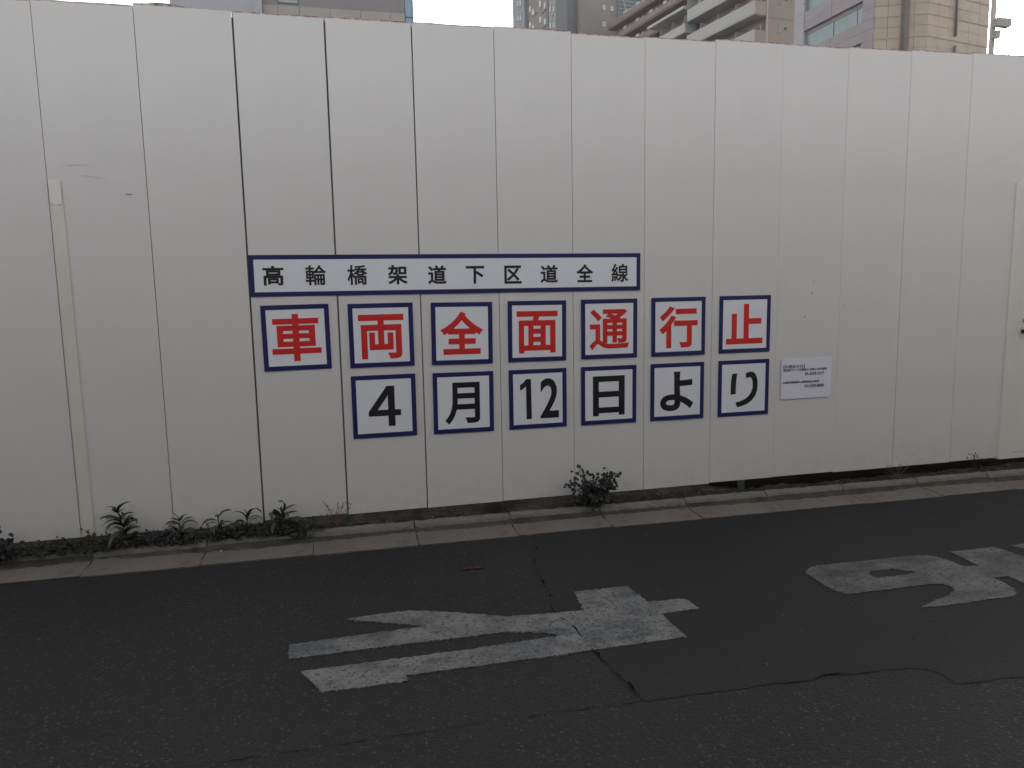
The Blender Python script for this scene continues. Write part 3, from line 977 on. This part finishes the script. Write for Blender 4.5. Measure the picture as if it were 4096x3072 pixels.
def bushy(name, x, y, H, W, nst, nleaf, rad, seed, label, cat, group=None, mt='bush_leaf', lean=0.0, skew=None):
    rs = random.Random(seed)
    z0 = soil_h(x, y) - 0.01 if y > -0.12 else -0.10
    root = tag(empty(name, (x, y, z0)), label, cat, group)
    bs = bmesh.new()
    bl = bmesh.new()
    for i in range(nst):
        u = (i + 0.5) / nst * 2 - 1
        top = Vector((u * W * rs.uniform(.55, 1.0) + lean, rs.uniform(-0.10, 0.035), H * rs.uniform(0.35, 1.08) * (1 - 0.25 * abs(u))))
        if top.y + y > -0.012:
            top.y = -0.012 - y
        mid = top * 0.5 + Vector((rs.uniform(-.02, .02), rs.uniform(-.03, 0), 0.02))
        P = [Vector((0, 0, 0)), mid, top]
        pts = []
        for k in range(7):
            t = k / 6
            pts.append((1 - t) ** 2 * P[0] + 2 * t * (1 - t) * P[1] + t * t * P[2])
        tube_bm(bs, pts, [0.003 * (1 - 0.6 * k / 6) for k in range(7)], 5)
        for k in range(max(1, nleaf // nst)):
            t = rs.uniform(0.18, 1.0)
            p = (1 - t) ** 2 * P[0] + 2 * t * (1 - t) * P[1] + t * t * P[2]
            off = Vector((rs.gauss(0, 1), rs.gauss(0, 0.8), rs.gauss(0, 0.8))) * rs.choice((0.012, 0.02, 0.03))
            p2 = p + off
            if p2.y + y > -0.008:
                p2.y = -0.008 - y
            p2.z = max(p2.z, 0.004)
            round_leaf(bl, p2, Vector((rs.gauss(0, .6), -0.7 + rs.gauss(0, .5), 0.7 + rs.gauss(0, .4))), rad * rs.uniform(.55, 1.25), rs)
    bm_obj('stems', bs, M['stem'], root, smooth=True)
    tag(bm_obj('foliage', bl, M[mt], root, fix=False), kind='stuff')
    return root


bushy('bush', 3.090, -0.105, 0.30, 0.20, 26, 880, 0.0125, 57, 'dark small bush growing out of the kerb below the red 通 sign', 'bush')
bushy('broadleaf_weed', -0.405, -0.085, 0.185, 0.085, 9, 150, 0.018, 52, 'dark round-leaved weed cut off by the left picture edge', 'weed')
bushy('broadleaf_weed', 1.16, -0.085, 0.105, 0.14, 12, 240, 0.013, 53, 'low round-leaved clump around the fifth weed', 'weed')

bm = bmesh.new()
rs = random.Random(61)
for i in range(3400):
    x = rs.uniform(-1.2, 1.42)
    dens = 1.0 if x < 1.25 else 0.35
    if rs.random() > dens:
        continue
    oy = -0.017 * x + 0.043
    y = rs.uniform(-0.135, -0.012) + (oy - 0.03 if rs.random() < 0.5 else 0)
    y = min(y, -0.008)
    z = max(soil_h(x, y), -0.06) + abs(rs.gauss(0, 0.028)) + 0.004
    z = min(z, 0.045 if y < -0.02 else 0.02)
    round_leaf(bm, Vector((x, y, z)), Vector((rs.gauss(0, .5), -0.5 + rs.gauss(0, .5), 0.9)), rs.uniform(0.005, 0.012), rs)
for i in range(320):
    x = rs.uniform(1.4, 6.6)
    oy = -0.017 * x + 0.043
    y = oy + rs.uniform(-0.09, -0.03)
    round_leaf(bm, Vector((x, y, soil_h(x, y) + abs(rs.gauss(0, 0.008)) + 0.002)), Vector((rs.gauss(0, .5), -0.5, 0.9)), rs.uniform(0.003, 0.007), rs)
tag(bm_obj('ground_cover', bm, M['leaf_dark'], fix=False), 'dark low creeping leaves covering the soil strip under the hoarding', 'ground cover', kind='stuff')


def wisps(name, x, y, n, H, spread, seed, label, mt, head, cat, group=None, headr=0.004, headn=1):
    rs = random.Random(seed)
    z0 = soil_h(x, y) - 0.006
    root = tag(empty(name, (x, y, z0)), label, cat, group)
    bs = bmesh.new()
    bh = bmesh.new()
    for i in range(n):
        a = Vector((rs.uniform(-spread, spread) * 0.35, rs.uniform(-0.02, 0.008), 0))
        tip = Vector((a.x + rs.uniform(-spread, spread), rs.uniform(-0.045, 0.015), H * rs.uniform(0.45, 1.0)))
        mid = (a + tip) / 2 + Vector((0, 0, H * 0.12))
        pts = [(1 - t) ** 2 * a + 2 * t * (1 - t) * mid + t * t * tip for t in [k / 5 for k in range(6)]]
        tube_bm(bs, pts, [0.0011 * (1 - 0.5 * k / 5) for k in range(6)], 4)
        for k in range(headn):
            p = tip + Vector((rs.gauss(0, 1), rs.gauss(0, .5), rs.gauss(0, .6))) * headr * (1.4 if headn > 1 else 0)
            d = (pts[-1] - pts[-2]).normalized()
            tube_bm(bh, [p - d * headr * head, p, p + d * headr * head], [headr * .25, headr * .75, headr * .2], 5)
    bm_obj('stems', bs, M[mt], root)
    tag(bm_obj('seed_heads', bh, M[mt], root), kind='stuff')


wisps('flowering_weed', 0.050, -0.045, 9, 0.135, 0.035, 71, 'thin weed with small brownish flower heads at the foot of the yellowed strip', 'flower', 1.1, 'weed', None, 0.0042, 6)
wisps('flowering_weed', 0.19, -0.06, 6, 0.11, 0.05, 72, 'thin weed with tiny dark heads between the strip and the tallest weed', 'leaf_dark', 1.1, 'weed', None, 0.0045, 4)
wisps('flowering_weed', 1.265, -0.06, 6, 0.095, 0.05, 73, 'thin weed with tiny dark heads beside the fifth weed', 'leaf_dark', 1.0, 'weed', None, 0.004, 3)
wisps('dry_grass', 1.425, -0.055, 26, 0.175, 0.085, 74, 'wispy dry brown grass left of the third joint', 'dry', 2.4, 'grass', 'dry grass tufts along the hoarding', 0.0042, 1)
wisps('dry_grass', 1.72, -0.075, 14, 0.045, 0.05, 75, 'tiny dry brown tuft on the kerb below the panel of the 4 sign', 'dry', 2.0, 'grass', 'dry grass tufts along the hoarding', 0.002, 1)
wisps('dry_grass', 5.46, -0.10, 16, 0.125, 0.12, 76, 'thin dry weed in the dark gap below the panels, left of the joint nearest the door', 'dry', 2.0, 'grass', 'dry grass tufts along the hoarding', 0.0035, 1)
wisps('dry_grass', 6.15, -0.09, 12, 0.13, 0.06, 78, 'thin dry weed in the dark gap below the panels, nearest to the door', 'leaf_dark', 2.0, 'grass', 'dry grass tufts along the hoarding', 0.0045, 2)

# ------------------------------------------------------------------ buildings beyond the hoarding
def frame_at(o, az):
    """Empty whose local +X is a (to the right) and local +Y is b (away), b heading to azimuth az."""
    o.rotation_euler = (0, 0, R(-az))


def window(parent, x0, x1, y0, y1, z0, z1, glass, axis, out=0.06, ft=0.09, fm='win_frame'):
    """A framed window on a wall. axis 'y': wall faces local -Y at y0; axis 'x': wall faces local -X at x0."""
    if axis == 'y':
        w = box('window', x0, x1, y0 - out, y0 + 0.05, z0, z1, M[fm], parent)
        box('pane', x0 + ft, x1 - ft, y0 - out - 0.015, y0 - out + 0.02, z0 + ft, z1 - ft, M[glass], w)
    else:
        w = box('window', x0 - out, x0 + 0.05, y0, y1, z0, z1, M[fm], parent)
        box('pane', x0 - out - 0.015, x0 - out + 0.02, y0 + ft, y1 - ft, z0 + ft, z1 - ft, M[glass], w)
    return w


GZ = -0.4
# 1. grey clad block at the left, its long face parallel to the hoarding
b = tag(empty('office_building', (0, 55.2, GZ)), 'grey clad building with beige lower band and blue glass edge, at top left', 'building')
zb = lambda z: z - GZ
box('wall', -2.1, 8.13, 0.10, 14, 0, zb(38), M['joint'], b)
box('upper_cladding', -2.1, 8.12, -0.10, 0.095, zb(21.88), zb(38), M['b_grey'], b)
xs = [-2.1, -0.02 - 1.05, 0.45, 2.63, 4.81, 7.02, 8.12]
for r_, (z0, z1) in enumerate(((19.4, 21.86), (16.9, 19.36), (14.4, 16.86))):
    for x0, x1 in zip(xs, xs[1:]):
        box('facade_panel', x0 + 0.015, x1 - 0.015, -0.16, 0.09, zb(z0), zb(z1), M['b_beige'], b)
box('side_wing', -8.28, -2.16, -0.5, 14, 0, zb(38), M['b_blue'], b)
box('corner_pier', -2.72, -2.12, -0.62, 0.4, 0, zb(37.9), M['b_blue'], b)
window(b, -1.02, 0.42, -0.10, 0, zb(22.02), zb(23.4), 'win_green', 'y', 0.04, 0.06)
window(b, 2.7, 4.2, -0.10, 0, zb(24.6), zb(26.0), 'win_green', 'y', 0.04, 0.06)
gs = box('glass_strip', 8.16, 8.72, -0.05, 13.5, 0, zb(38), M['b_glassblue'], b)
for z in (21.6, 24.4, 27.2, 18.8):
    box('glazing_bar', 8.14, 8.76, -0.09, 0.12, zb(z), zb(z) + 0.07, M['win_frame'], gs)
box('rod', 8.70, 8.76, -0.12, -0.055, zb(15), zb(37.5), M['hotel_dark'], gs)

# 2. dark tall hotel in the distance
h = tag(empty('hotel_tower', (46.6, 138.4, GZ)), 'dark brown high-rise with small pale windows behind the balcony blocks', 'building')
frame_at(h, -8.5)
HT = zb(66)
box('side_wall', 0.0, 14, 0.3, 21.6, 0, HT, M['hotel'], h)
bays = ((16.0, 21.7, -1.2, 'hotel_blue'), (0.0, 3.9, -0.9, 'hotel_blue'))
box('bay', -0.55, -0.002, 15.4, 21.7, 0, HT, M['hotel_blue'], h)
box('bay', -0.30, -0.002, 4.6, 13.4, 0, HT, M['hotel'], h)
box('bay', -0.55, -0.002, 0.0, 3.6, 0, HT, M['hotel_blue'], h)
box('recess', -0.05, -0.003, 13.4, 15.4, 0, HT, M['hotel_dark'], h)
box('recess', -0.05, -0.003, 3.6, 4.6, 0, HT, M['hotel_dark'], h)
for k in range(-3, 3):
    for (b0, zt, wx, xo) in ((18.3, 58.0, 1.0, -0.55), (16.9, 57.6, 1.0, -0.55), (12.4, 57.9, 1.15, -0.30), (10.9, 56.9, 1.25, -0.30), (7.4, 57.3, 1.25, -0.30), (5.3, 56.3, 1.15, -0.30), (2.4, 54.6, 0.95, -0.55), (0.9, 54.2, 0.95, -0.55)):
        z1 = zb(zt + 2.95 * k)
        window(h, xo, 0, b0, b0 + wx, z1 - 1.35, z1, 'win_blind', 'x', 0.04, 0.12)
    for (b0, zt, n) in ((9.6, 58.3, 4), (4.9, 57.4, 4), (1.6, 55.2, 1), (17.7, 58.6, 1)):
        for q in range(n):
            z1 = zb(zt + 2.95 * k)
            box('vent', -0.40 - (0.25 if n == 1 else 0), -0.27 - (0.25 if n == 1 else 0), b0 + 0.62 * q, b0 + 0.62 * q + 0.26, z1, z1 + 0.26, M['win_frame'], h)
f = tag(empty('hotel_front', (0, 0, 0)))
f.parent = h
fw_ = box('front_wall', 1.4, 20, -5.4, 0.25, 0, HT, M['hotel'], h)
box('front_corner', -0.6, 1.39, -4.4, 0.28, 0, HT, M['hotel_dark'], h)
bpy.data.objects.remove(f)
for k in range(-3, 2):
    for x0 in (6.05, 7.72):
        z1 = zb(52.95 + 2.93 * k) - 0.05
        window(h, x0, x0 + 0.98, -5.4, 0, z1 - 1.15, z1, 'win_blind', 'y', 0.04, 0.09)
    for x0 in (1.9, 2.3, 2.75, 4.0, 4.4, 6.6, 7.5, 8.2):
        z1 = zb(51.4 + 2.93 * k)
        box('vent', x0, x0 + 0.16, -5.47, -5.38, z1, z1 + 0.16, M['b_beige'], h)
lv = box('louver_bay', 9.3, 15.5, -5.75, -5.42, 0, HT - 1, M['louver'], h)
for i in range(14):
    box('louver', 9.25, 15.55, -5.86, -5.78, zb(47) + i * 0.72, zb(47) + i * 0.72 + 0.10, M['hotel_dark'], lv)
bm = bmesh.new()
tube_bm(bm, [(10.3, -6.1, zb(53.6)), (11.3, -6.1, zb(50.6))], 0.07, 6)
bm_obj('brace', bm, M['metal_white'], lv)

# 3. brown block of flats with long balconies
SB = 1.08
bo = Vector((1.45 + (51.65 - 1.45) * SB, -4.67 + (110.9 + 4.67) * SB))
z_b = lambda z: 1.4 + (z - 1.4) * SB - GZ
br = tag(empty('brown_apartment_building', (bo.x, bo.y, GZ)), 'brown block of flats with long sloping-looking balconies and outdoor units', 'building')
frame_at(br, -8.5)
box('wall', 1.5, 12, -22, 11.4, 0, z_b(44.2) + 0.25, M['brown_wall'], br)
for k in range(-3, 1):
    zl = z_b(44.2 - 0.02) + 2.60 * k
    n = box('balcony', 0, 1.495, -22, 12.0 if k >= 0 else 8.3, zl, zl + 0.22, M['brown'], br)
    box('parapet', -0.12, 0.06, -22, 12.0 if k >= 0 else 8.3, zl + 0.222, zl + 1.08, M['brown'], n)
    box('end_parapet', 0.062, 1.49, 11.86 if k >= 0 else 8.16, 12.0 if k >= 0 else 8.3, zl + 0.222, zl + 1.08, M['brown'], n)
    for bb in (-19, -14.6, -10.4, -6.2, -2.0, 2.2, 6.4):
        a = box('outdoor_unit', 0.45, 1.15, bb, bb + 0.9, zl + 1.15, zl + 1.85, M['metal_white'], n)
        box('bracket', 0.5, 0.6, bb - 1.3, bb - 1.05, zl + 1.0, zl + 1.75, M['metal_white'], n)
    for bb in (-20.5, -16.3, -12.1, -7.9, -3.7, 0.5, 4.7):
        w = box('window', 1.44, 1.54, bb, bb + 2.4, zl + 0.3, zl + 2.2, M['metal_white'], br)
        box('pane', 1.42, 1.45, bb + 0.08, bb + 2.32, zl + 0.38, zl + 2.12, M['win_dark'], w)

# 4. pale apartment block with balcony bands, end wall towards the lane
SA = 1.2
ao = Vector((1.45 + (38.6 - 1.45) * SA, -4.67 + (57.01 + 4.67) * SA))
z_a = lambda z: 1.4 + (z - 1.4) * SA - GZ
ap = tag(empty('pale_apartment_building', (ao.x, ao.y, GZ)), 'pale grey apartment block with stepped balcony bands and tiled end wall', 'building')
frame_at(ap, -8.5)
AW, AL = 4.62 * SA, 9.5 * SA
box('wall', 1.5, 11, 0.45, AL, 0, z_a(36), M['apt_wall'], ap)
box('end_wall', 1.72, AW + 6, 0.02, 0.44, 0, z_a(36), M['apt_tile'], ap)
bm = bmesh.new()
tube_bm(bm, [(1.62, -0.06, 2), (1.62, -0.06, z_a(35.5))], 0.09, 8)
bm_obj('downpipe', bm, M['apt'], ap)
PIT = 2.40 * SA
for k in range(-3, 4):
    zl = z_a(24.36) + PIT * k
    ln = AL + 0.35 if k != 0 else AL + 0.35
    n = box('balcony', 0.0, 1.498, 0.0, ln, zl, zl + 0.28, M['apt'], ap)
    box('parapet', -0.10, 0.05, -0.10, ln, zl + 0.03, zl + 1.37, M['apt'], n)
    box('end_parapet', 0.052, 1.48, -0.10, 0.05, zl + 0.03, zl + 1.37, M['apt_tile'], n)
    box('drip_line', -0.13, -0.101, -0.13, ln, zl + 0.235, zl + 0.275, M['apt'], n)
    for bb in (3.1, 6.2, 9.3):
        box('divider', 0.06, 1.45, bb, bb + 0.06, zl + 0.285, zl + 2.1, M['apt_tile'], n)
    for bb in (0.7, 3.6, 6.7, 9.7):
        w = box('window', 1.42, 1.52, bb, min(bb + 1.9, ln - 0.3), zl + 0.35, zl + 2.25, M['metal_white'], ap)
        box('pane', 1.40, 1.43, bb + 0.08, min(bb + 1.9, ln - 0.3) - 0.08, zl + 0.43, zl + 2.17, M['win_dark'], w)
    for bb in (2.2, 5.4, 8.5):
        box('outdoor_unit', 0.35, 0.72, bb, bb + 0.75, zl + 0.9, zl + 1.55, M['metal_white'], n)
        box('pole_bracket', 0.10, 0.16, bb + 0.9, bb + 0.96, zl + 1.371, zl + 1.75, M['metal_white'], n)
    # end wall: small window with lamp-like vent hood, course line
    zt = z_a(23.92) + PIT * k
    window(ap, 2.72 * SA - 0.1, 2.72 * SA + 0.32, 0.02, 0, zt - 1.02, zt, 'win_green', 'y', 0.03, 0.06, 'b_grey')
    box('vent_hood', 3.46 * SA - 0.12, 3.46 * SA + 0.12, -0.12, 0.018, zt - 0.52, zt - 0.30, M['column'], ap)
    box('course_line', 1.74, AW + 6, -0.006, 0.018, z_a(24.30) + PIT * k, z_a(24.30) + PIT * k + 0.05, M['apt_wall'], ap)
# second, half-a-storey staggered part further back
B0 = AL + 0.36
box('rear_wall', 1.3, 11, B0 + 0.02, B0 + 7.85, 0, z_a(28.05) - 0.01, M['apt_wall'], ap)
for k in range(-2, 1):
    zl = z_a(25.84) + PIT * k
    n = box('rear_balcony', -0.25, 1.298, B0 + 0.05, B0 + 7.9, zl, zl + 0.24, M['apt'], ap)
    box('parapet', -0.35, -0.20, B0 + 0.05, B0 + 7.9, zl + 0.02, zl + 1.03, M['apt'], n)
    box('end_parapet', -0.198, 1.29, B0 + 0.05, B0 + 0.2, zl + 0.242, zl + 1.03, M['b_blue'], n)
    for bb in (0.9, 3.4, 5.9):
        w = box('window', 1.22, 1.32, B0 + bb, B0 + bb + 1.7, zl + 0.3, zl + 2.2, M['metal_white'], ap)
        box('pane', 1.20, 1.23, B0 + bb + 0.08, B0 + bb + 1.62, zl + 0.38, zl + 2.12, M['win_dark'], w)
        box('divider', -0.19, 1.2, B0 + bb - 0.5, B0 + bb - 0.44, zl + 0.245, zl + 2.0, M['apt_tile'], n)
        box('outdoor_unit', 0.3, 0.65, B0 + bb - 0.3, B0 + bb + 0.45, zl + 0.85, zl + 1.5, M['metal_white'], n)
box('canopy', -0.55, 1.29, B0 + 0.1, B0 + 7.9, z_a(28.05), z_a(28.05) + 0.32, M['apt'], ap)
box('stair_head', -0.1, 1.45, AL + 0.352, B0 + 0.015, z_a(28.2), z_a(36), M['apt'], ap)

# 5. pinkish stone office block with ribbon windows and a faceted corner
pk = tag(empty('stone_office_building', (42.04, 47.37, GZ)), 'pinkish stone office block with ribbon windows and faceted tan corner, right', 'building')
PT = zb(44)
b_far, b_near = 8.38, -1.22
az = R(-1.4)
dirb = Vector((math.sin(az), math.cos(az)))
dira = Vector((math.cos(az), -math.sin(az)))
o2 = Vector((42.04, 47.37))


def loc2(x, y):
    d = Vector((x, y)) - o2
    return d.dot(dira), d.dot(dirb)


frame_at(pk, -1.4)
V1 = (0.0, -1.22)
V2 = loc2(45.38, 44.60)
V3 = loc2(52.4, 46.15)
# core volume, kept 12 cm behind the stone cladding
bm = bmesh.new()
prism_bm(bm, [(0.5, b_far), (0.5, -1.10), (V2[0] + 0.05, V2[1] + 0.16), (V3[0] - 0.2, V3[1] + 0.12), (V3[0] - 0.2, b_far)], [], 0, PT)
bm_obj('core', bm, M['joint'], pk)
for k in range(-3, 5):
    zo = 3.05 * k
    zs0, zs1 = zb(22.35) + zo, zb(23.82) + zo
    for (b0, b1) in ((-0.0, 3.55), (3.57, 7.04)):
        box('spandrel_panel', -0.10, 0.49, b0 + 0.01, b1 - 0.01, zs0, (zs0 + zs1) / 2 - 0.006, M['pink'], pk)
        box('spandrel_panel', -0.10, 0.49, b0 + 0.01, b1 - 0.01, (zs0 + zs1) / 2 + 0.006, zs1, M['pink'], pk)
    # band below the window
    zw0, zw1 = zb(20.77) + zo, zb(22.02) + zo
    box('window_head', 0.16, 0.49, 0.02, 7.04, zw1, zs0 - 0.003, M['pink'], pk)
    for (b0, b1) in ((0.14, 0.86), (0.88, 3.56), (3.60, 7.0)):
        w = box('window', 0.20, 0.40, b0, b1, zw0 + 0.004, zw1 - 0.004, M['win_frame'], pk)
        box('pane', 0.175, 0.21, b0 + 0.03, b1 - 0.03, zw0 + 0.03, zw1 - 0.03, M['win_green'] if b0 > 0.5 else M['b_blue'], w)
    # pale pier at the far end and plain pier next to the corner
    for i in range(4):
        z0 = zb(20.77) + zo + i * 0.7625
        box('pier_panel', -0.12, 0.49, 7.07, 8.40, z0 + 0.008, z0 + 0.755, M['pink_light'], pk)
        box('pier_panel', -0.11, 0.49, -1.20, -0.01, z0 + 0.008, z0 + 0.755, M['pink'], pk)
    box('sill_cornice', -0.2, 0.49, 7.06, 8.41, zb(22.14) + zo - 0.06, zb(22.14) + zo + 0.10, M['pink_light'], pk) if False else None
# faceted corner: stone panels one by one
def facet(P, Q, ncol, mats, outward, cols_dark=()):
    P, Q = Vector(P), Vector(Q)
    d = (Q - P)
    L = d.length
    d.normalize()
    n = Vector((d.y, -d.x)) * outward
    me_cache = {}
    for c in range(ncol):
        w = L / ncol
        for r_ in range(-4, 10):
            z0 = zb(19.17) + r_ * 0.775
            bm = bmesh.new()
            a = P + d * (c * w + 0.012)
            e = P + d * ((c + 1) * w - 0.012)
            j = 0.010 * math.sin(c * 12.9 + r_ * 78.2)
            poly = [a + n * (0.0 + j), e + n * (0.0 + j), e - n * 0.10, a - n * 0.10]
            prism_bm(bm, [(p.x, p.y) for p in poly], [], z0 + 0.012, z0 + 0.763)
            bm_obj('stone_panel', bm, M[mats[(c * 3 + r_) % len(mats)]], pk)


facet(V1, V2, 4, ('stone_tan2', 'stone_tan2', 'stone_tan'), 1)
facet(V2, V3, 6, ('stone_tan', 'stone_tan', 'stone_tan2'), 1)
dcol = (Vector(V2) - Vector(V1))
pc = Vector(V1) + dcol * 0.58 + Vector((dcol.y, -dcol.x)).normalized() * 0.22
bm = bmesh.new()
tube_bm(bm, [(pc.x, pc.y, 0), (pc.x, pc.y, PT - 1)], 0.24, 14)
bm_obj('column', bm, M['column'], pk, smooth=True)
dc2 = (Vector(V3) - Vector(V2))
pc = Vector(V2) + dc2 * 0.43 + Vector((dc2.y, -dc2.x)).normalized() * 0.12
for z0, z1 in ((zb(19.45), zb(24.5)), (zb(15), zb(18.75))):
    bm = bmesh.new()
    tube_bm(bm, [(pc.x, pc.y, z0), (pc.x, pc.y, z1)], 0.09, 8)
    bm_obj('pipe', bm, M['column'], pk, smooth=True)
for z in (19.17, 20.72, 22.27):
    for (P, Q) in ((V1, V2), (V2, V3)):
        P2, Q2 = Vector(P), Vector(Q)
        n = Vector(((Q2 - P2).y, -(Q2 - P2).x)).normalized()
        bm = bmesh.new()
        poly = [P2 + n * 0.035, Q2 + n * 0.035, Q2 - n * 0.05, P2 - n * 0.05]
        prism_bm(bm, [(p.x, p.y) for p in poly], [], zb(z) - 0.035, zb(z) + 0.010)
        bm_obj('course_moulding', bm, M['stone_tan2'], pk)

# 6. utility pole standing against the bright sky
up_ = tag(empty('utility_pole', (32.42, 26.0, GZ)), 'utility pole with equipment box and stay wires against bright sky, top right', 'pole')
bm = bmesh.new()
tube_bm(bm, [(0, 0, 0), (0, 0, zb(15.6))], [0.17, 0.115], 14)
bm_obj('pole_shaft', bm, M['pole'], up_, smooth=True)
box('equipment_box', -0.17, 0.62, -0.45, -0.14, zb(12.95), zb(13.33), M['pole_metal'], up_, bevel=0.03)
box('junction_box', -0.14, 0.12, -0.36, -0.14, zb(12.45), zb(12.80), M['pole_metal'], up_, bevel=0.02)
box('crossarm', -0.75, 0.75, -0.22, -0.13, zb(14.55), zb(14.65), M['pole_metal'], up_)
for pts, r in (([(0.05, -0.2, 13.3 - GZ), (0.58, -0.2, 13.85 - GZ)], 0.035), ([(0.02, -0.2, 13.72 - GZ), (0.55, -0.2, 13.76 - GZ)], 0.02), ([(0.5, -0.2, 13.0 - GZ), (0.42, -0.2, 12.3 - GZ), (0.2, -0.2, 11.9 - GZ)], 0.02), ([(-0.22, -0.2, 11.0 - GZ), (-0.20, -0.2, 12.9 - GZ)], 0.02), ([(0.62, -0.2, 13.0 - GZ), (0.5, -0.2, 12.4 - GZ), (0.52, -0.2, 11.0 - GZ)], 0.012), ([(0.05, -0.25, 12.5 - GZ), (0.14, -0.25, 12.0 - GZ), (0.10, -0.25, 10.5 - GZ)], 0.02)):
    bm = bmesh.new()
    tube_bm(bm, pts, r, 6)
    bm_obj('cable', bm, M['pole_metal'], up_)

# ------------------------------------------------------------------ thin city haze that pales the far blocks
hz = box('haze', -405, 405, -405, 405, -2.0, 70.0, None)
hm = bpy.data.materials.new('haze_air')
hm.use_nodes = True
hn = hm.node_tree.nodes
hn.remove(hn['Principled BSDF'])
pv = hn.new('ShaderNodeVolumePrincipled')
pv.inputs['Color'].default_value = (0.93, 0.94, 0.96, 1)
pv.inputs['Density'].default_value = 0.0003
pv.inputs['Anisotropy'].default_value = 0.2
hm.node_tree.links.new(pv.outputs[0], hn['Material Output'].inputs['Volume'])
hz.data.materials.append(hm)
tag(hz, 'thin pale haze hanging over the far buildings', 'haze', kind='stuff')
